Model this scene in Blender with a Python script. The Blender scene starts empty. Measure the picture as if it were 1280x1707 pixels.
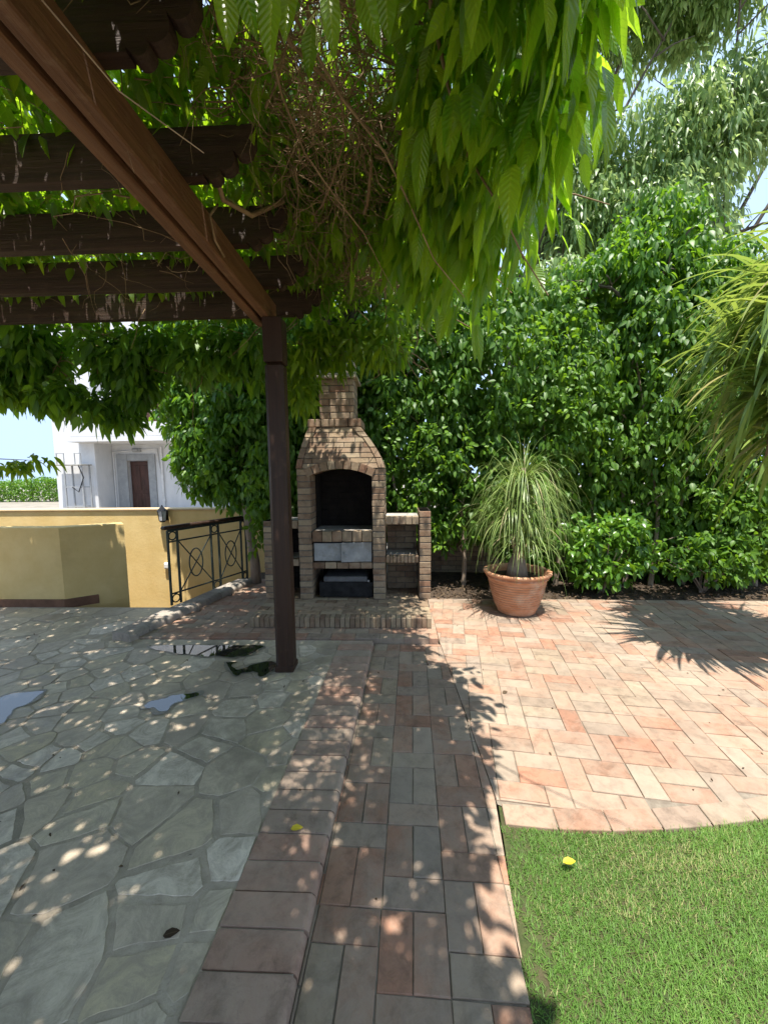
import bpy, bmesh, math, random
import numpy as np
from mathutils import Vector, Matrix, noise
R = math.radians
sc = bpy.context.scene
COL = sc.collection
random.seed(7); rng = np.random.default_rng(11)

# ------------------------------------------------------------------ camera, light, exposure
F, CX, CY, H = 650.0, 640.0, 853.5, 1.5          # focal length in photo pixels, eye height
YAW, PITCH, ROLL = 2.2, -5.55, -0.6
cam_d = bpy.data.cameras.new('camera'); cam = bpy.data.objects.new('camera', cam_d); COL.objects.link(cam)
cam_d.sensor_fit = 'VERTICAL'; cam_d.sensor_height = 36.0; cam_d.lens = F / 1707 * 36
cam_d.clip_start = 0.05; cam_d.clip_end = 500
CM = Matrix.Rotation(R(YAW), 3, 'Z') @ Matrix.Rotation(R(90 + PITCH), 3, 'X') @ Matrix.Rotation(R(ROLL), 3, 'Z')
cam.location = (0, 0, H); cam.rotation_euler = CM.to_euler()
sc.camera = cam

def ray(px, py):
    return CM @ Vector(((px - CX) / F, (CY - py) / F, -1.0))
def at(px, py, Y):                                # photo pixel -> point at world distance Y
    d = ray(px, py); return Vector((0, 0, H)) + d * (Y / d.y)
def gp(px, py, z=0.0):                            # photo pixel -> point on the level z
    d = ray(px, py); return Vector((0, 0, H)) + d * ((z - H) / d.z)

SUN = Vector((0.05, -0.27, 1.0)).normalized()
elev = math.asin(SUN.z); azim = math.atan2(SUN.x, SUN.y)
w = bpy.data.worlds.new('World'); sc.world = w; w.use_nodes = True
nt = w.node_tree; bg = nt.nodes['Background']
sky = nt.nodes.new('ShaderNodeTexSky'); sky.sky_type = 'NISHITA'; sky.sun_disc = False
sky.sun_elevation = elev; sky.sun_rotation = azim; sky.air_density = 1.0; sky.dust_density = 0.15; sky.ozone_density = 1.2; sky.altitude = 100
hs0 = nt.nodes.new('ShaderNodeHueSaturation'); hs0.inputs['Saturation'].default_value = .72
nt.links.new(sky.outputs[0], hs0.inputs['Color']); mn = nt.nodes.new('ShaderNodeMix'); mn.data_type = 'RGBA'; mn.blend_type = 'DARKEN'; mn.inputs[0].default_value = 1.0; mn.inputs[7].default_value = (.98, 1.32, 1.85, 1)
nt.links.new(hs0.outputs[0], mn.inputs[6]); nt.links.new(mn.outputs[2], bg.inputs[0]); bg.inputs[1].default_value = 0.15
sd = bpy.data.lights.new('sun', 'SUN'); so = bpy.data.objects.new('sun', sd); COL.objects.link(so)
sd.energy = 2.0; sd.angle = R(0.53); sd.color = (1.0, 0.95, 0.86)
so.rotation_euler = SUN.to_track_quat('Z', 'Y').to_euler(); so.location = (0, 0, 12)
sc.view_settings.view_transform = 'Standard'; sc.view_settings.look = 'None'
sc.view_settings.exposure = 2.38; sc.view_settings.gamma = 1.0
sc.render.engine = 'CYCLES'
cy = sc.cycles
cy.use_denoising = True; cy.max_bounces = 12; cy.diffuse_bounces = 8; cy.glossy_bounces = 3
cy.transmission_bounces = 8; cy.transparent_max_bounces = 4; cy.caustics_reflective = False; cy.caustics_refractive = False
cy.sample_clamp_indirect = 10.0

# ------------------------------------------------------------------ materials
def nodes(name):
    m = bpy.data.materials.new(name); m.use_nodes = True
    t = m.node_tree; return m, t, t.nodes['Principled BSDF'], t.links
def c4(c): return (c[0], c[1], c[2], 1)
def ramp(t, fac, stops, interp='LINEAR'):
    r = t.nodes.new('ShaderNodeValToRGB'); r.color_ramp.interpolation = interp
    e = r.color_ramp.elements
    while len(e) < len(stops): e.new(0.5)
    for i, (p, c) in enumerate(stops):
        e[i].position = p; e[i].color = c4(c) if hasattr(c, '__len__') else (c, c, c, 1)
    t.links.new(fac, r.inputs[0]); return r.outputs[0]
def noi(t, scale, detail=5, rough=0.6, dist=0.0, stretch=None):
    n = t.nodes.new('ShaderNodeTexNoise'); n.inputs['Scale'].default_value = scale
    n.inputs['Detail'].default_value = detail; n.inputs['Roughness'].default_value = rough
    n.inputs['Distortion'].default_value = dist
    tc = t.nodes.new('ShaderNodeTexCoord')
    mp = t.nodes.new('ShaderNodeMapping')
    if stretch: mp.inputs['Scale'].default_value = stretch
    t.links.new(tc.outputs['Object'], mp.inputs[0]); t.links.new(mp.outputs[0], n.inputs['Vector'])
    return n.outputs['Fac']
def mix(t, fac, a, b, mode='MIX'):
    m = t.nodes.new('ShaderNodeMix'); m.data_type = 'RGBA'; m.blend_type = mode
    for s, v in ((0, fac), (6, a), (7, b)):
        if hasattr(v, 'is_linked') or isinstance(v, bpy.types.NodeSocket): t.links.new(v, m.inputs[s])
        elif s == 0: m.inputs[0].default_value = v
        else: m.inputs[s].default_value = c4(v)
    return m.outputs[2]
def attr(t, n='rnd'):
    a = t.nodes.new('ShaderNodeAttribute'); a.attribute_name = n
    s = t.nodes.new('ShaderNodeSeparateColor'); t.links.new(a.outputs['Color'], s.inputs[0])
    return s.outputs
def bump(t, p, h, strength, dist=0.01):
    b = t.nodes.new('ShaderNodeBump'); b.inputs['Strength'].default_value = strength
    b.inputs['Distance'].default_value = dist
    t.links.new(h, b.inputs['Height']); t.links.new(b.outputs[0], p.inputs['Normal'])

def mat(name, c1, c2, scale=8, rough=0.8, bmp=0.3, dirt=None, dirt_scale=2.0, metal=0.0, stretch=None, bscale=None, spec=0.3, dirt_lo=0.45):
    m, t, p, L = nodes(name)
    col = mix(t, ramp(t, noi(t, scale, stretch=stretch), [(0.35, 0.0), (0.65, 1.0)]), c1, c2)
    if dirt: col = mix(t, ramp(t, noi(t, dirt_scale, 6, 0.7), [(dirt_lo, 0.0), (dirt_lo + 0.25, 0.85)]), col, dirt)
    L.new(col, p.inputs['Base Color']); p.inputs['Roughness'].default_value = rough
    p.inputs['Metallic'].default_value = metal; p.inputs['Specular IOR Level'].default_value = spec
    if bmp: bump(t, p, noi(t, bscale or scale * 6, 6, 0.7, stretch=stretch), bmp)
    return m

def brickmat(name, stops, dust, dust_amt, rough=0.85, gl=0.0):
    m, t, p, L = nodes(name)
    a = attr(t)
    col = ramp(t, a[0], stops)
    n1 = noi(t, 14, 6, 0.7, 0.3)
    col = mix(t, ramp(t, n1, [(0.3, 0.55), (0.7, 1.25)]), (0, 0, 0), col)  # darkness variation
    v = t.nodes.new('ShaderNodeHueSaturation'); L.new(col, v.inputs['Color'])
    mr = t.nodes.new('ShaderNodeMapRange'); L.new(a[1], mr.inputs[0]); mr.inputs[3].default_value = 0.86; mr.inputs[4].default_value = 1.14
    L.new(mr.outputs[0], v.inputs['Value']); col = v.outputs[0]
    nd = noi(t, 5.5, 7, 0.72, 0.5)
    ad = t.nodes.new('ShaderNodeMath'); ad.operation = 'MULTIPLY_ADD'; L.new(a[2], ad.inputs[0]); ad.inputs[1].default_value = 0.25; L.new(nd, ad.inputs[2])
    col = mix(t, ramp(t, ad.outputs[0], [(0.5, 0.0), (0.78, dust_amt)]), col, dust)
    col = mix(t, ramp(t, noi(t, 1.1, 5, 0.7), [(0.45, 0.0), (0.7, 0.45)]), col, (dust[0] * .45, dust[1] * .45, dust[2] * .45))
    L.new(col, p.inputs['Base Color']); p.inputs['Roughness'].default_value = rough
    p.inputs['Specular IOR Level'].default_value = 0.3
    bump(t, p, noi(t, 55, 8, 0.75), 0.45, 0.006)
    return m

def leafmat(name, stops, trans, tamt=0.35, rough=0.35, spec=0.5, veins=False):
    m, t, p, L = nodes(name)
    a = attr(t)
    col = ramp(t, a[0], stops)
    # pale midrib running along the leaf
    rib = ramp(t, a[1], [(0.0, 0.35), (0.16, 0.0)])
    col = mix(t, rib, col, (min(1, stops[-1][1][0] * 1.6), min(1, stops[-1][1][1] * 1.5), stops[-1][1][2] * 1.6))
    vf = None
    if veins:                                            # side veins that run obliquely from the midrib
        ma = t.nodes.new('ShaderNodeMath'); ma.operation = 'MULTIPLY_ADD'; L.new(a[1], ma.inputs[0]); ma.inputs[1].default_value = -.16; L.new(a[2], ma.inputs[2])
        mb_ = t.nodes.new('ShaderNodeMath'); mb_.operation = 'PINGPONG'; L.new(ma.outputs[0], mb_.inputs[0]); mb_.inputs[1].default_value = .045
        vf = ramp(t, mb_.outputs[0], [(0.0, 0.0), (.045, 1.0)]); bump(t, p, vf, .8, .004)
        vm = ramp(t, mb_.outputs[0], [(0.0, .35), (.012, 0.0)])
        col = mix(t, vm, col, (.22, .34, .05))
    L.new(col, p.inputs['Base Color']); p.inputs['Roughness'].default_value = rough
    p.inputs['Specular IOR Level'].default_value = spec
    tr = t.nodes.new('ShaderNodeBsdfTranslucent')
    tc = mix(t, a[0], trans, (trans[0] * 1.35, trans[1] * 1.2, trans[2] * 1.2))
    if veins: tc = mix(t, vm, tc, (trans[0] * .45, trans[1] * .5, trans[2]))
    L.new(tc, tr.inputs['Color'])
    mx = t.nodes.new('ShaderNodeMixShader'); mx.inputs[0].default_value = tamt
    L.new(p.outputs[0], mx.inputs[1]); L.new(tr.outputs[0], mx.inputs[2])
    L.new(mx.outputs[0], t.nodes['Material Output'].inputs['Surface'])
    return m

MT = {}
MT['tile'] = brickmat('terracotta tile', [(0.0, (.33, .16, .10)), (.3, (.335, .19, .125)), (.55, (.325, .22, .155)), (.72, (.30, .22, .165)), (.88, (.335, .25, .17)), (1.0, (.285, .215, .17))], (.365, .295, .225), 0.55, 0.75)
MT['kerbtile'] = brickmat('kerb brick', [(0.0, (.37, .20, .14)), (.5, (.37, .235, .17)), (1.0, (.31, .23, .175))], (.42, .34, .26), 0.5, 0.8)
MT['bbq'] = brickmat('barbecue brick', [(0.0, (.155, .09, .055)), (.3, (.215, .135, .085)), (.6, (.265, .185, .115)), (.8, (.31, .235, .15)), (1.0, (.225, .12, .075))], (.36, .29, .20), 0.6, 0.9)
MT['mortar'] = mat('mortar', (.09, .08, .065), (.15, .13, .11), 30, 0.95, 0.3)
MT['joint'] = mat('paving joint', (.16, .13, .10), (.27, .23, .18), 18, 0.95, 0.3)
MT['cement'] = mat('cement', (.35, .29, .22), (.48, .405, .31), 11, 0.9, 0.6, dirt=(.15, .13, .10), dirt_scale=1.3)
MT['slab'] = mat('concrete', (.30, .29, .26), (.42, .40, .36), 9, 0.85, 0.4, dirt=(.2, .19, .17))
MT['yellow'] = mat('yellow plaster', (.60, .43, .175), (.66, .49, .22), 4, 0.9, 0.35, dirt=(.50, .36, .16), dirt_scale=1.2, dirt_lo=.52)
MT['skirting'] = mat('red brown skirting', (.12, .06, .035), (.20, .10, .06), 6, 0.8, 0.3)
MT['white'] = mat('white render', (.58, .585, .60), (.65, .65, .655), 3, 0.9, 0.2, dirt=(.46, .45, .44), dirt_scale=1.1, dirt_lo=.55, stretch=(1, 1, .35))
MT['greyframe'] = mat('grey stone frame', (.27, .28, .29), (.34, .35, .36), 5, 0.8, 0.1)
MT['doorwood'] = mat('dark door', (.05, .025, .018), (.09, .04, .03), 10, 0.5, 0.1, stretch=(1, 1, .2))
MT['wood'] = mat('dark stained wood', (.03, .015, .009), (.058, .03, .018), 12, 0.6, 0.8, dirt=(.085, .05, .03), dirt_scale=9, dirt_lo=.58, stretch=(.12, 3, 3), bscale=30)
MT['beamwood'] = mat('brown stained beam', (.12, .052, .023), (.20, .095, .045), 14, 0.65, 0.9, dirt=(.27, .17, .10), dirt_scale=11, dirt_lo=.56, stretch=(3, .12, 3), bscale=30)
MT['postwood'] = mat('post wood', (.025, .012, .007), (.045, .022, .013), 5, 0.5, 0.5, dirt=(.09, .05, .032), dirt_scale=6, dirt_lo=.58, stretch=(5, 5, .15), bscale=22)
MT['iron'] = mat('green black iron', (.022, .035, .030), (.05, .06, .05), 20, 0.45, 0.15, metal=0.3)
MT['steel'] = mat('dull sheet steel', (.24, .255, .26), (.36, .37, .37), 7, 0.5, 0.15, dirt=(.17, .15, .12), dirt_scale=6, metal=0.35)
MT['blackmetal'] = mat('black metal', (.012, .012, .013), (.03, .03, .032), 12, 0.35, 0.1, metal=0.4)
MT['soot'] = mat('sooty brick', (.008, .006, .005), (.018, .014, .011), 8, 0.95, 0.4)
MT['terra'] = mat('terracotta pot', (.46, .21, .105), (.58, .30, .17), 7, 0.85, 0.5, dirt=(.62, .46, .33), dirt_scale=6, dirt_lo=.5, stretch=(1, 1, 3))
MT['soil'] = mat('soil', (.035, .025, .018), (.085, .06, .04), 14, 1.0, 0.8)
MT['ground'] = mat('earth', (.20, .18, .15), (.28, .25, .21), 1.5, 1.0, 0.3)
MT['bark'] = mat('pale bark', (.20, .15, .11), (.32, .25, .19), 9, 0.9, 0.5, stretch=(2, 2, .5))
MT['darkbark'] = mat('grey bark', (.09, .075, .06), (.16, .13, .10), 6, 0.9, 0.5, stretch=(2, 2, .5))
MT['twig'] = mat('dry twig', (.19, .12, .065), (.34, .23, .13), 12, 0.9, 0.2)
MT['pipe'] = mat('white pipe', (.6, .6, .6), (.7, .7, .7), 6, 0.5, 0.0)
MT['lampglass'] = mat('frosted lamp glass', (.42, .44, .46), (.55, .56, .58), 6, 0.25, 0.0)
MT['hedge'] = leafmat('hedge leaf', [(0, (.03, .08, .012)), (.6, (.07, .16, .018)), (.88, (.11, .22, .022)), (1, (.24, .37, .035))], (.24, .46, .02), .34, .46, .35)
MT['vine'] = leafmat('vine leaf', [(0, (.045, .10, .010)), (.6, (.08, .16, .010)), (1, (.18, .26, .016))], (.36, .60, .018), .49, .36, .55, True)
MT['sunny'] = leafmat('young vine leaf', [(0, (.05, .14, .012)), (.6, (.09, .21, .016)), (.85, (.14, .27, .03)), (1, (.40, .46, .04))], (.44, .74, .03), .54, .30, .8, True)  # brighter copy of the vine leaf, sunlight put into its colour
MT['ficus'] = leafmat('ficus leaf', [(0, (.03, .085, .012)), (.6, (.065, .16, .018)), (1, (.17, .30, .03))], (.24, .48, .02), .37, .45, .38)
MT['grey'] = leafmat('tall tree leaf', [(0, (.08, .16, .05)), (.6, (.15, .25, .08)), (1, (.28, .38, .14))], (.42, .58, .18), .42, .4, .5)
MT['shrub'] = leafmat('shrub leaf', [(0, (.04, .11, .014)), (.6, (.085, .20, .022)), (1, (.17, .31, .035))], (.26, .48, .025), .35, .3, .5)
MT['palm'] = leafmat('strap leaf', [(0, (.08, .14, .025)), (.6, (.14, .23, .045)), (.9, (.24, .32, .07)), (1, (.42, .32, .15))], (.32, .44, .07), .36, .4, .5)
MT['pony'] = leafmat('ponytail leaf', [(0, (.13, .20, .05)), (.6, (.22, .31, .09)), (.9, (.34, .41, .15)), (1, (.50, .42, .24))], (.25, .36, .08), .25, .4, .4)
MT['grass'] = leafmat('grass blade', [(0, (.10, .20, .042)), (.55, (.165, .31, .066)), (.9, (.26, .40, .10)), (1, (.42, .40, .18))], (.28, .44, .07), .4, .5, .3)
MT['litter'] = leafmat('dead leaf', [(0, (.03, .02, .013)), (.6, (.06, .04, .025)), (1, (.14, .10, .06))], (.2, .12, .04), .15, .7, .2)
MT['yleaf'] = leafmat('yellow leaf', [(0, (.6, .45, .03)), (1, (.7, .55, .05))], (.6, .45, .05), .2, .5, .3)
MT['petal'] = leafmat('pale petal', [(0, (.5, .55, .25)), (1, (.7, .65, .4))], (.5, .55, .2), .3, .5, .3)

m, t, p, L = nodes('flagstone')       # irregular paving stones
a = attr(t)
col = ramp(t, a[0], [(0, (.40, .325, .245)), (.25, (.52, .43, .325)), (.5, (.52, .43, .27)), (.75, (.60, .51, .39)), (1, (.72, .62, .50))])
col = mix(t, ramp(t, noi(t, 7, 9, .8, 1.6), [(.40, 0.0), (.60, .85)]), col, (.34, .28, .21))
col = mix(t, ramp(t, noi(t, 1.3, 6, .7, .4), [(.48, 0.0), (.62, .65)]), col, (.20, .165, .125))
L.new(col, p.inputs['Base Color'])
rr = ramp(t, noi(t, 1.3, 6, .7, .4), [(.46, .62), (.62, .33)]); L.new(rr, p.inputs['Roughness'])
bump(t, p, noi(t, 22, 8, .7), .5, .008); MT['flag'] = m

m, t, p, L = nodes('water'); p.inputs['Base Color'].default_value = (.025, .024, .02, 1)
p.inputs['Roughness'].default_value = .03; p.inputs['Specular IOR Level'].default_value = 1.0; p.inputs['IOR'].default_value = 1.6
MT['water'] = m
MT['wet'] = mat('wet stone', (.13, .12, .095), (.20, .185, .145), 9, .3, .3, spec=.5)

# ------------------------------------------------------------------ object helpers
def tag(o, label=None, cat=None, group=None, kind=None):
    if label: o['label'] = label
    if cat: o['category'] = cat
    if group: o['group'] = group
    if kind: o['kind'] = kind
    return o
def thing(name, label, cat, loc=(0, 0, 0), group=None, rz=0):
    o = bpy.data.objects.new(name, None); COL.objects.link(o); o.location = loc; o.rotation_euler = (0, 0, rz)
    o.empty_display_size = .1
    return tag(o, label, cat, group)
def link(name, me, m, parent=None):
    o = bpy.data.objects.new(name, me); COL.objects.link(o)
    if m is not None and not me.materials: me.materials.append(m)
    if parent is not None:
        o.parent = parent
        o.matrix_parent_inverse = (Matrix.Translation(parent.location) @ parent.rotation_euler.to_matrix().to_4x4()).inverted()
    return o

class MB:                                          # collects faces; one mesh object on build
    def __init__(s): s.v = []; s.f = []; s.c = []; s.rc = (.5, .5, .5)
    def rnd(s): s.rc = (random.random(), random.random(), random.random()); return s
    def add(s, vs, fs, orient=True):
        b = len(s.v); vs = [Vector(v) for v in vs]
        if orient:
            c = sum(vs, Vector()) / len(vs)
            out = []
            for f in fs:
                n = Vector(); q = [vs[i] for i in f]
                for i in range(len(q)): n += q[i].cross(q[(i + 1) % len(q)])
                fc = sum(q, Vector()) / len(q)
                out.append(f if n.dot(fc - c) >= 0 else tuple(reversed(f)))
            fs = out
        s.v += [tuple(v) for v in vs]; s.c += [s.rc] * len(vs)
        s.f += [tuple(b + i for i in f) for f in fs]
        return s
    def box(s, x0, x1, y0, y1, z0, z1, b=0.004, M=None):
        X, Y, Z = (x0, x1), (y0, y1), (z0, z1); vs = []; idx = {}
        b = min(b, (x1 - x0) * .45, (y1 - y0) * .45, (z1 - z0) * .45)
        for i in (0, 1):
            for j in (0, 1):
                for k in (0, 1):
                    for a in range(3):
                        q = [X[i], Y[j], Z[k]]; sg = [1 - 2 * i, 1 - 2 * j, 1 - 2 * k]
                        for e in range(3):
                            if e != a: q[e] += sg[e] * b
                        idx[(i, j, k, a)] = len(vs); vs.append(Vector(q))
        fs = []
        for a in range(3):
            for sd_ in (0, 1):
                o = [e for e in range(3) if e != a]; f = []
                for u, v in ((0, 0), (1, 0), (1, 1), (0, 1)):
                    q = [0, 0, 0]; q[a] = sd_; q[o[0]] = u; q[o[1]] = v
                    f.append(idx[(q[0], q[1], q[2], a)])
                fs.append(tuple(f))
            o = [e for e in range(3) if e != a]        # edges along axis a
            for u in (0, 1):
                for v in (0, 1):
                    q0 = [0, 0, 0]; q0[o[0]] = u; q0[o[1]] = v; q1 = list(q0); q1[a] = 1
                    fs.append((idx[(*q0, o[0])], idx[(*q1, o[0])], idx[(*q1, o[1])], idx[(*q0, o[1])]))
        for i in (0, 1):
            for j in (0, 1):
                for k in (0, 1): fs.append(tuple(idx[(i, j, k, a)] for a in range(3)))
        if M is not None: vs = [M @ v for v in vs]
        return s.add(vs, fs)
    def bar(s, p, q, wd, ht, b=.002):                # box beam between two points
        p, q = Vector(p), Vector(q); d = q - p; Lh = d.length; d.normalize()
        up = Vector((0, 0, 1)) if abs(d.z) < .9 else Vector((0, 1, 0))
        sx = d.cross(up).normalized(); uz = sx.cross(d)
        M = Matrix(((sx.x, d.x, uz.x, p.x), (sx.y, d.y, uz.y, p.y), (sx.z, d.z, uz.z, p.z), (0, 0, 0, 1)))
        return s.box(-wd / 2, wd / 2, 0, Lh, -ht / 2, ht / 2, b, M)
    def tube(s, pts, rad, n=8, caps=True):
        pts = [Vector(p) for p in pts]
        rs = rad if hasattr(rad, '__len__') else [rad] * len(pts)
        b = len(s.v); prev = None
        for i, p in enumerate(pts):
            d = (pts[min(i + 1, len(pts) - 1)] - pts[max(i - 1, 0)]).normalized()
            if prev is None: u = d.cross(Vector((0, 0, 1)) if abs(d.z) < .9 else Vector((1, 0, 0))).normalized()
            else: u = (prev - d * prev.dot(d)).normalized()
            prev = u; v = d.cross(u)
            for k in range(n):
                an = 2 * math.pi * k / n
                s.v.append(tuple(p + (u * math.cos(an) + v * math.sin(an)) * rs[i])); s.c.append(s.rc)
        for i in range(len(pts) - 1):
            for k in range(n):
                a0 = b + i * n + k; a1 = b + i * n + (k + 1) % n
                s.f.append((a0, a1, a1 + n, a0 + n))
        if caps:
            s.f.append(tuple(b + k for k in reversed(range(n))))
            s.f.append(tuple(b + (len(pts) - 1) * n + k for k in range(n)))
        return s
    def prism(s, poly, z0, z1, chamfer=0.0):          # extruded 2D polygon with chamfered top
        n = len(poly); c = (sum(p[0] for p in poly) / n, sum(p[1] for p in poly) / n)
        def ins(p, d):
            v = Vector((c[0] - p[0], c[1] - p[1])); l = v.length or 1; return (p[0] + v.x / l * d, p[1] + v.y / l * d)
        rings = [[(p[0], p[1], z0) for p in poly], [(p[0], p[1], z1 - chamfer) for p in poly]]
        if chamfer: rings.append([(*ins(p, chamfer), z1) for p in poly])
        vs = sum(rings, []); fs = []
        for r in range(len(rings) - 1):
            for i in range(n): fs.append((r * n + i, r * n + (i + 1) % n, (r + 1) * n + (i + 1) % n, (r + 1) * n + i))
        fs.append(tuple((len(rings) - 1) * n + i for i in range(n)))
        a = sum(poly[i][0] * poly[(i + 1) % n][1] - poly[(i + 1) % n][0] * poly[i][1] for i in range(n))
        if a < 0: fs = [tuple(reversed(f)) for f in fs]
        return s.add(vs, fs, orient=False)
    def lathe(s, prof, cx, cy, n=48):
        b = len(s.v)
        for (r, z) in prof:
            for k in range(n):
                an = 2 * math.pi * k / n; s.v.append((cx + r * math.cos(an), cy + r * math.sin(an), z)); s.c.append(s.rc)
        for i in range(len(prof) - 1):
            for k in range(n):
                a0 = b + i * n + k; a1 = b + i * n + (k + 1) % n; s.f.append((a0, a1, a1 + n, a0 + n))
        return s
    def build(s, name, m, parent=None, smooth=False):
        me = bpy.data.meshes.new(name); me.from_pydata(s.v, [], s.f); me.update()
        at_ = me.color_attributes.new('rnd', 'FLOAT_COLOR', 'POINT')
        at_.data.foreach_set('color', np.array([(*c, 1) for c in s.c], dtype=np.float32).ravel())
        if smooth: me.polygons.foreach_set('use_smooth', [True] * len(me.polygons))
        return link(name, me, m, parent)

def clip(poly, a, b, c):                            # keep a*x + b*y <= c
    out = []
    for i in range(len(poly)):
        p, q = poly[i], poly[(i + 1) % len(poly)]
        dp, dq = a * p[0] + b * p[1] - c, a * q[0] + b * q[1] - c
        if dp <= 0: out.append(p)
        if (dp < 0 < dq) or (dq < 0 < dp):
            k = dp / (dp - dq); out.append((p[0] + (q[0] - p[0]) * k, p[1] + (q[1] - p[1]) * k))
    return out
def area(poly): return abs(sum(poly[i][0] * poly[(i + 1) % len(poly)][1] - poly[(i + 1) % len(poly)][0] * poly[i][1] for i in range(len(poly)))) / 2
def halfs(poly):                                    # half planes of a convex CCW polygon
    hs = []
    for i in range(len(poly)):
        (x0, y0), (x1, y1) = poly[i], poly[(i + 1) % len(poly)]
        a, b = y1 - y0, -(x1 - x0); l = math.hypot(a, b); hs.append((a / l, b / l, (a * x0 + b * y0) / l))
    return hs

# ---- leaves in bulk
def unit(a): return a / np.maximum(np.linalg.norm(a, axis=1, keepdims=True), 1e-9)
SHAPES = {'ovate': ([0, .1, .28, .5, .72, .88, 1], [.05, .58, .95, 1, .72, .32, 0]),
          'low': ([0, .42, 1], [.0, 1, 0]),
          'oval': ([0, .18, .5, .8, 1], [.08, .78, 1, .55, 0]),
          'lance': ([0, .12, .32, .55, .78, 1], [.06, .6, 1, .88, .48, 0])}
def leaves(name, pos, tip, nrm, length, width, m, parent=None, shape='oval', droop=.25, fold=.25, rnd=None, curl=None):
    n = len(pos); T, W = SHAPES[shape]; k = len(T)
    tip = unit(tip); side = unit(np.cross(tip, nrm)); nr = np.cross(side, tip)
    length = np.broadcast_to(length, (n,)); width = np.broadcast_to(width, (n,))
    P = np.zeros((n, k * 3, 3)); C = np.zeros((n, k * 3, 4), dtype=np.float32); C[..., 3] = 1
    if rnd is None: rnd = rng.random(n)
    C[..., 0] = rnd[:, None]
    g = np.zeros((n, 3)); g[:, 2] = -1
    dr = droop * (0.5 + rng.random(n))
    wav = (rng.random((n, k)) - .5) * .12
    for i, (t_, w_) in enumerate(zip(T, W)):
        mid = pos + tip * (length * t_)[:, None] + (g * dr[:, None] - nr * .12) * (length * t_ * t_)[:, None]
        off = side * (width * w_ * .5)[:, None]; up = nr * (width * w_ * fold * .5 + width * wav[:, i] * w_)[:, None]
        P[:, i * 3 + 0] = mid + off + up; P[:, i * 3 + 1] = mid; P[:, i * 3 + 2] = mid - off + up
        C[:, i * 3 + 0, 1] = 1; C[:, i * 3 + 2, 1] = 1; C[:, i * 3:i * 3 + 3, 2] = t_
    q = []
    for i in range(k - 1):
        a = i * 3
        q += [(a, a + 1, a + 4, a + 3), (a + 1, a + 2, a + 5, a + 4)]
    q = np.array(q); fi = (q[None] + (np.arange(n) * k * 3)[:, None, None]).reshape(-1)
    me = bpy.data.meshes.new(name); nv = n * k * 3; nf = n * len(q)
    me.vertices.add(nv); me.vertices.foreach_set('co', P.reshape(-1).astype(np.float32))
    me.loops.add(nf * 4); me.loops.foreach_set('vertex_index', fi.astype(np.int32))
    me.polygons.add(nf); me.polygons.foreach_set('loop_start', np.arange(0, nf * 4, 4, dtype=np.int32))
    me.polygons.foreach_set('use_smooth', np.ones(nf, dtype=bool))
    me.update(calc_edges=True)
    ca = me.color_attributes.new('rnd', 'FLOAT_COLOR', 'POINT'); ca.data.foreach_set('color', C.reshape(-1))
    return link(name, me, m, parent)

def strips(name, roots, dirs, lengths, widths, m, parent=None, seg=9, grav=1.0, rnd=None, z_floor=None, taper=None, wig=.0):
    """long strap leaves: start along dirs, bend down by gravity"""
    n = len(roots); P = np.zeros((n, (seg + 1) * 2, 3)); C = np.zeros((n, (seg + 1) * 2, 4), dtype=np.float32); C[..., 3] = 1
    if rnd is None: rnd = rng.random(n)
    C[..., 0] = rnd[:, None]; C[..., 1] = 1
    p = np.array(roots, dtype=float); d = unit(np.array(dirs, dtype=float)); st = (lengths / seg)[:, None]
    for i in range(seg + 1):
        tt = i / seg
        sd_ = unit(np.cross(d, np.array([[0, 0, 1.0]]) + 1e-3 * rng.random((n, 3))))
        wv = widths * (min(1, .55 + tt * 3) * (1 - tt) ** .6 + .08) if taper is None else widths * taper(tt)
        P[:, i * 2] = p + sd_ * wv[:, None] / 2; P[:, i * 2 + 1] = p - sd_ * wv[:, None] / 2
        p = p + d * st
        if z_floor is not None: p[:, 2] = np.maximum(p[:, 2], z_floor + .004 * rng.random(n))
        d = d.copy(); d[:, 2] -= (grav * st[:, 0]) ; d += (rng.random((n, 3)) - .5) * wig; d = unit(d)
    q = np.array([(2 * i, 2 * i + 1, 2 * i + 3, 2 * i + 2) for i in range(seg)])
    fi = (q[None] + (np.arange(n) * (seg + 1) * 2)[:, None, None]).reshape(-1); nf = n * seg
    me = bpy.data.meshes.new(name)
    me.vertices.add(n * (seg + 1) * 2); me.vertices.foreach_set('co', P.reshape(-1).astype(np.float32))
    me.loops.add(nf * 4); me.loops.foreach_set('vertex_index', fi.astype(np.int32))
    me.polygons.add(nf); me.polygons.foreach_set('loop_start', np.arange(0, nf * 4, 4, dtype=np.int32))
    me.polygons.foreach_set('use_smooth', np.ones(nf, dtype=bool)); me.update(calc_edges=True)
    ca = me.color_attributes.new('rnd', 'FLOAT_COLOR', 'POINT'); ca.data.foreach_set('color', C.reshape(-1))
    return link(name, me, m, parent)

def snoise(p, s, seed=0):
    r = np.random.default_rng(100 + seed); v = np.zeros(len(p))
    for k in range(7):
        d = r.normal(size=3); d /= np.linalg.norm(d); v += np.sin(p @ d * s * (.6 + r.random() * 1.2) + r.random() * 6.28)
    return v / 7 * 1.8

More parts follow.
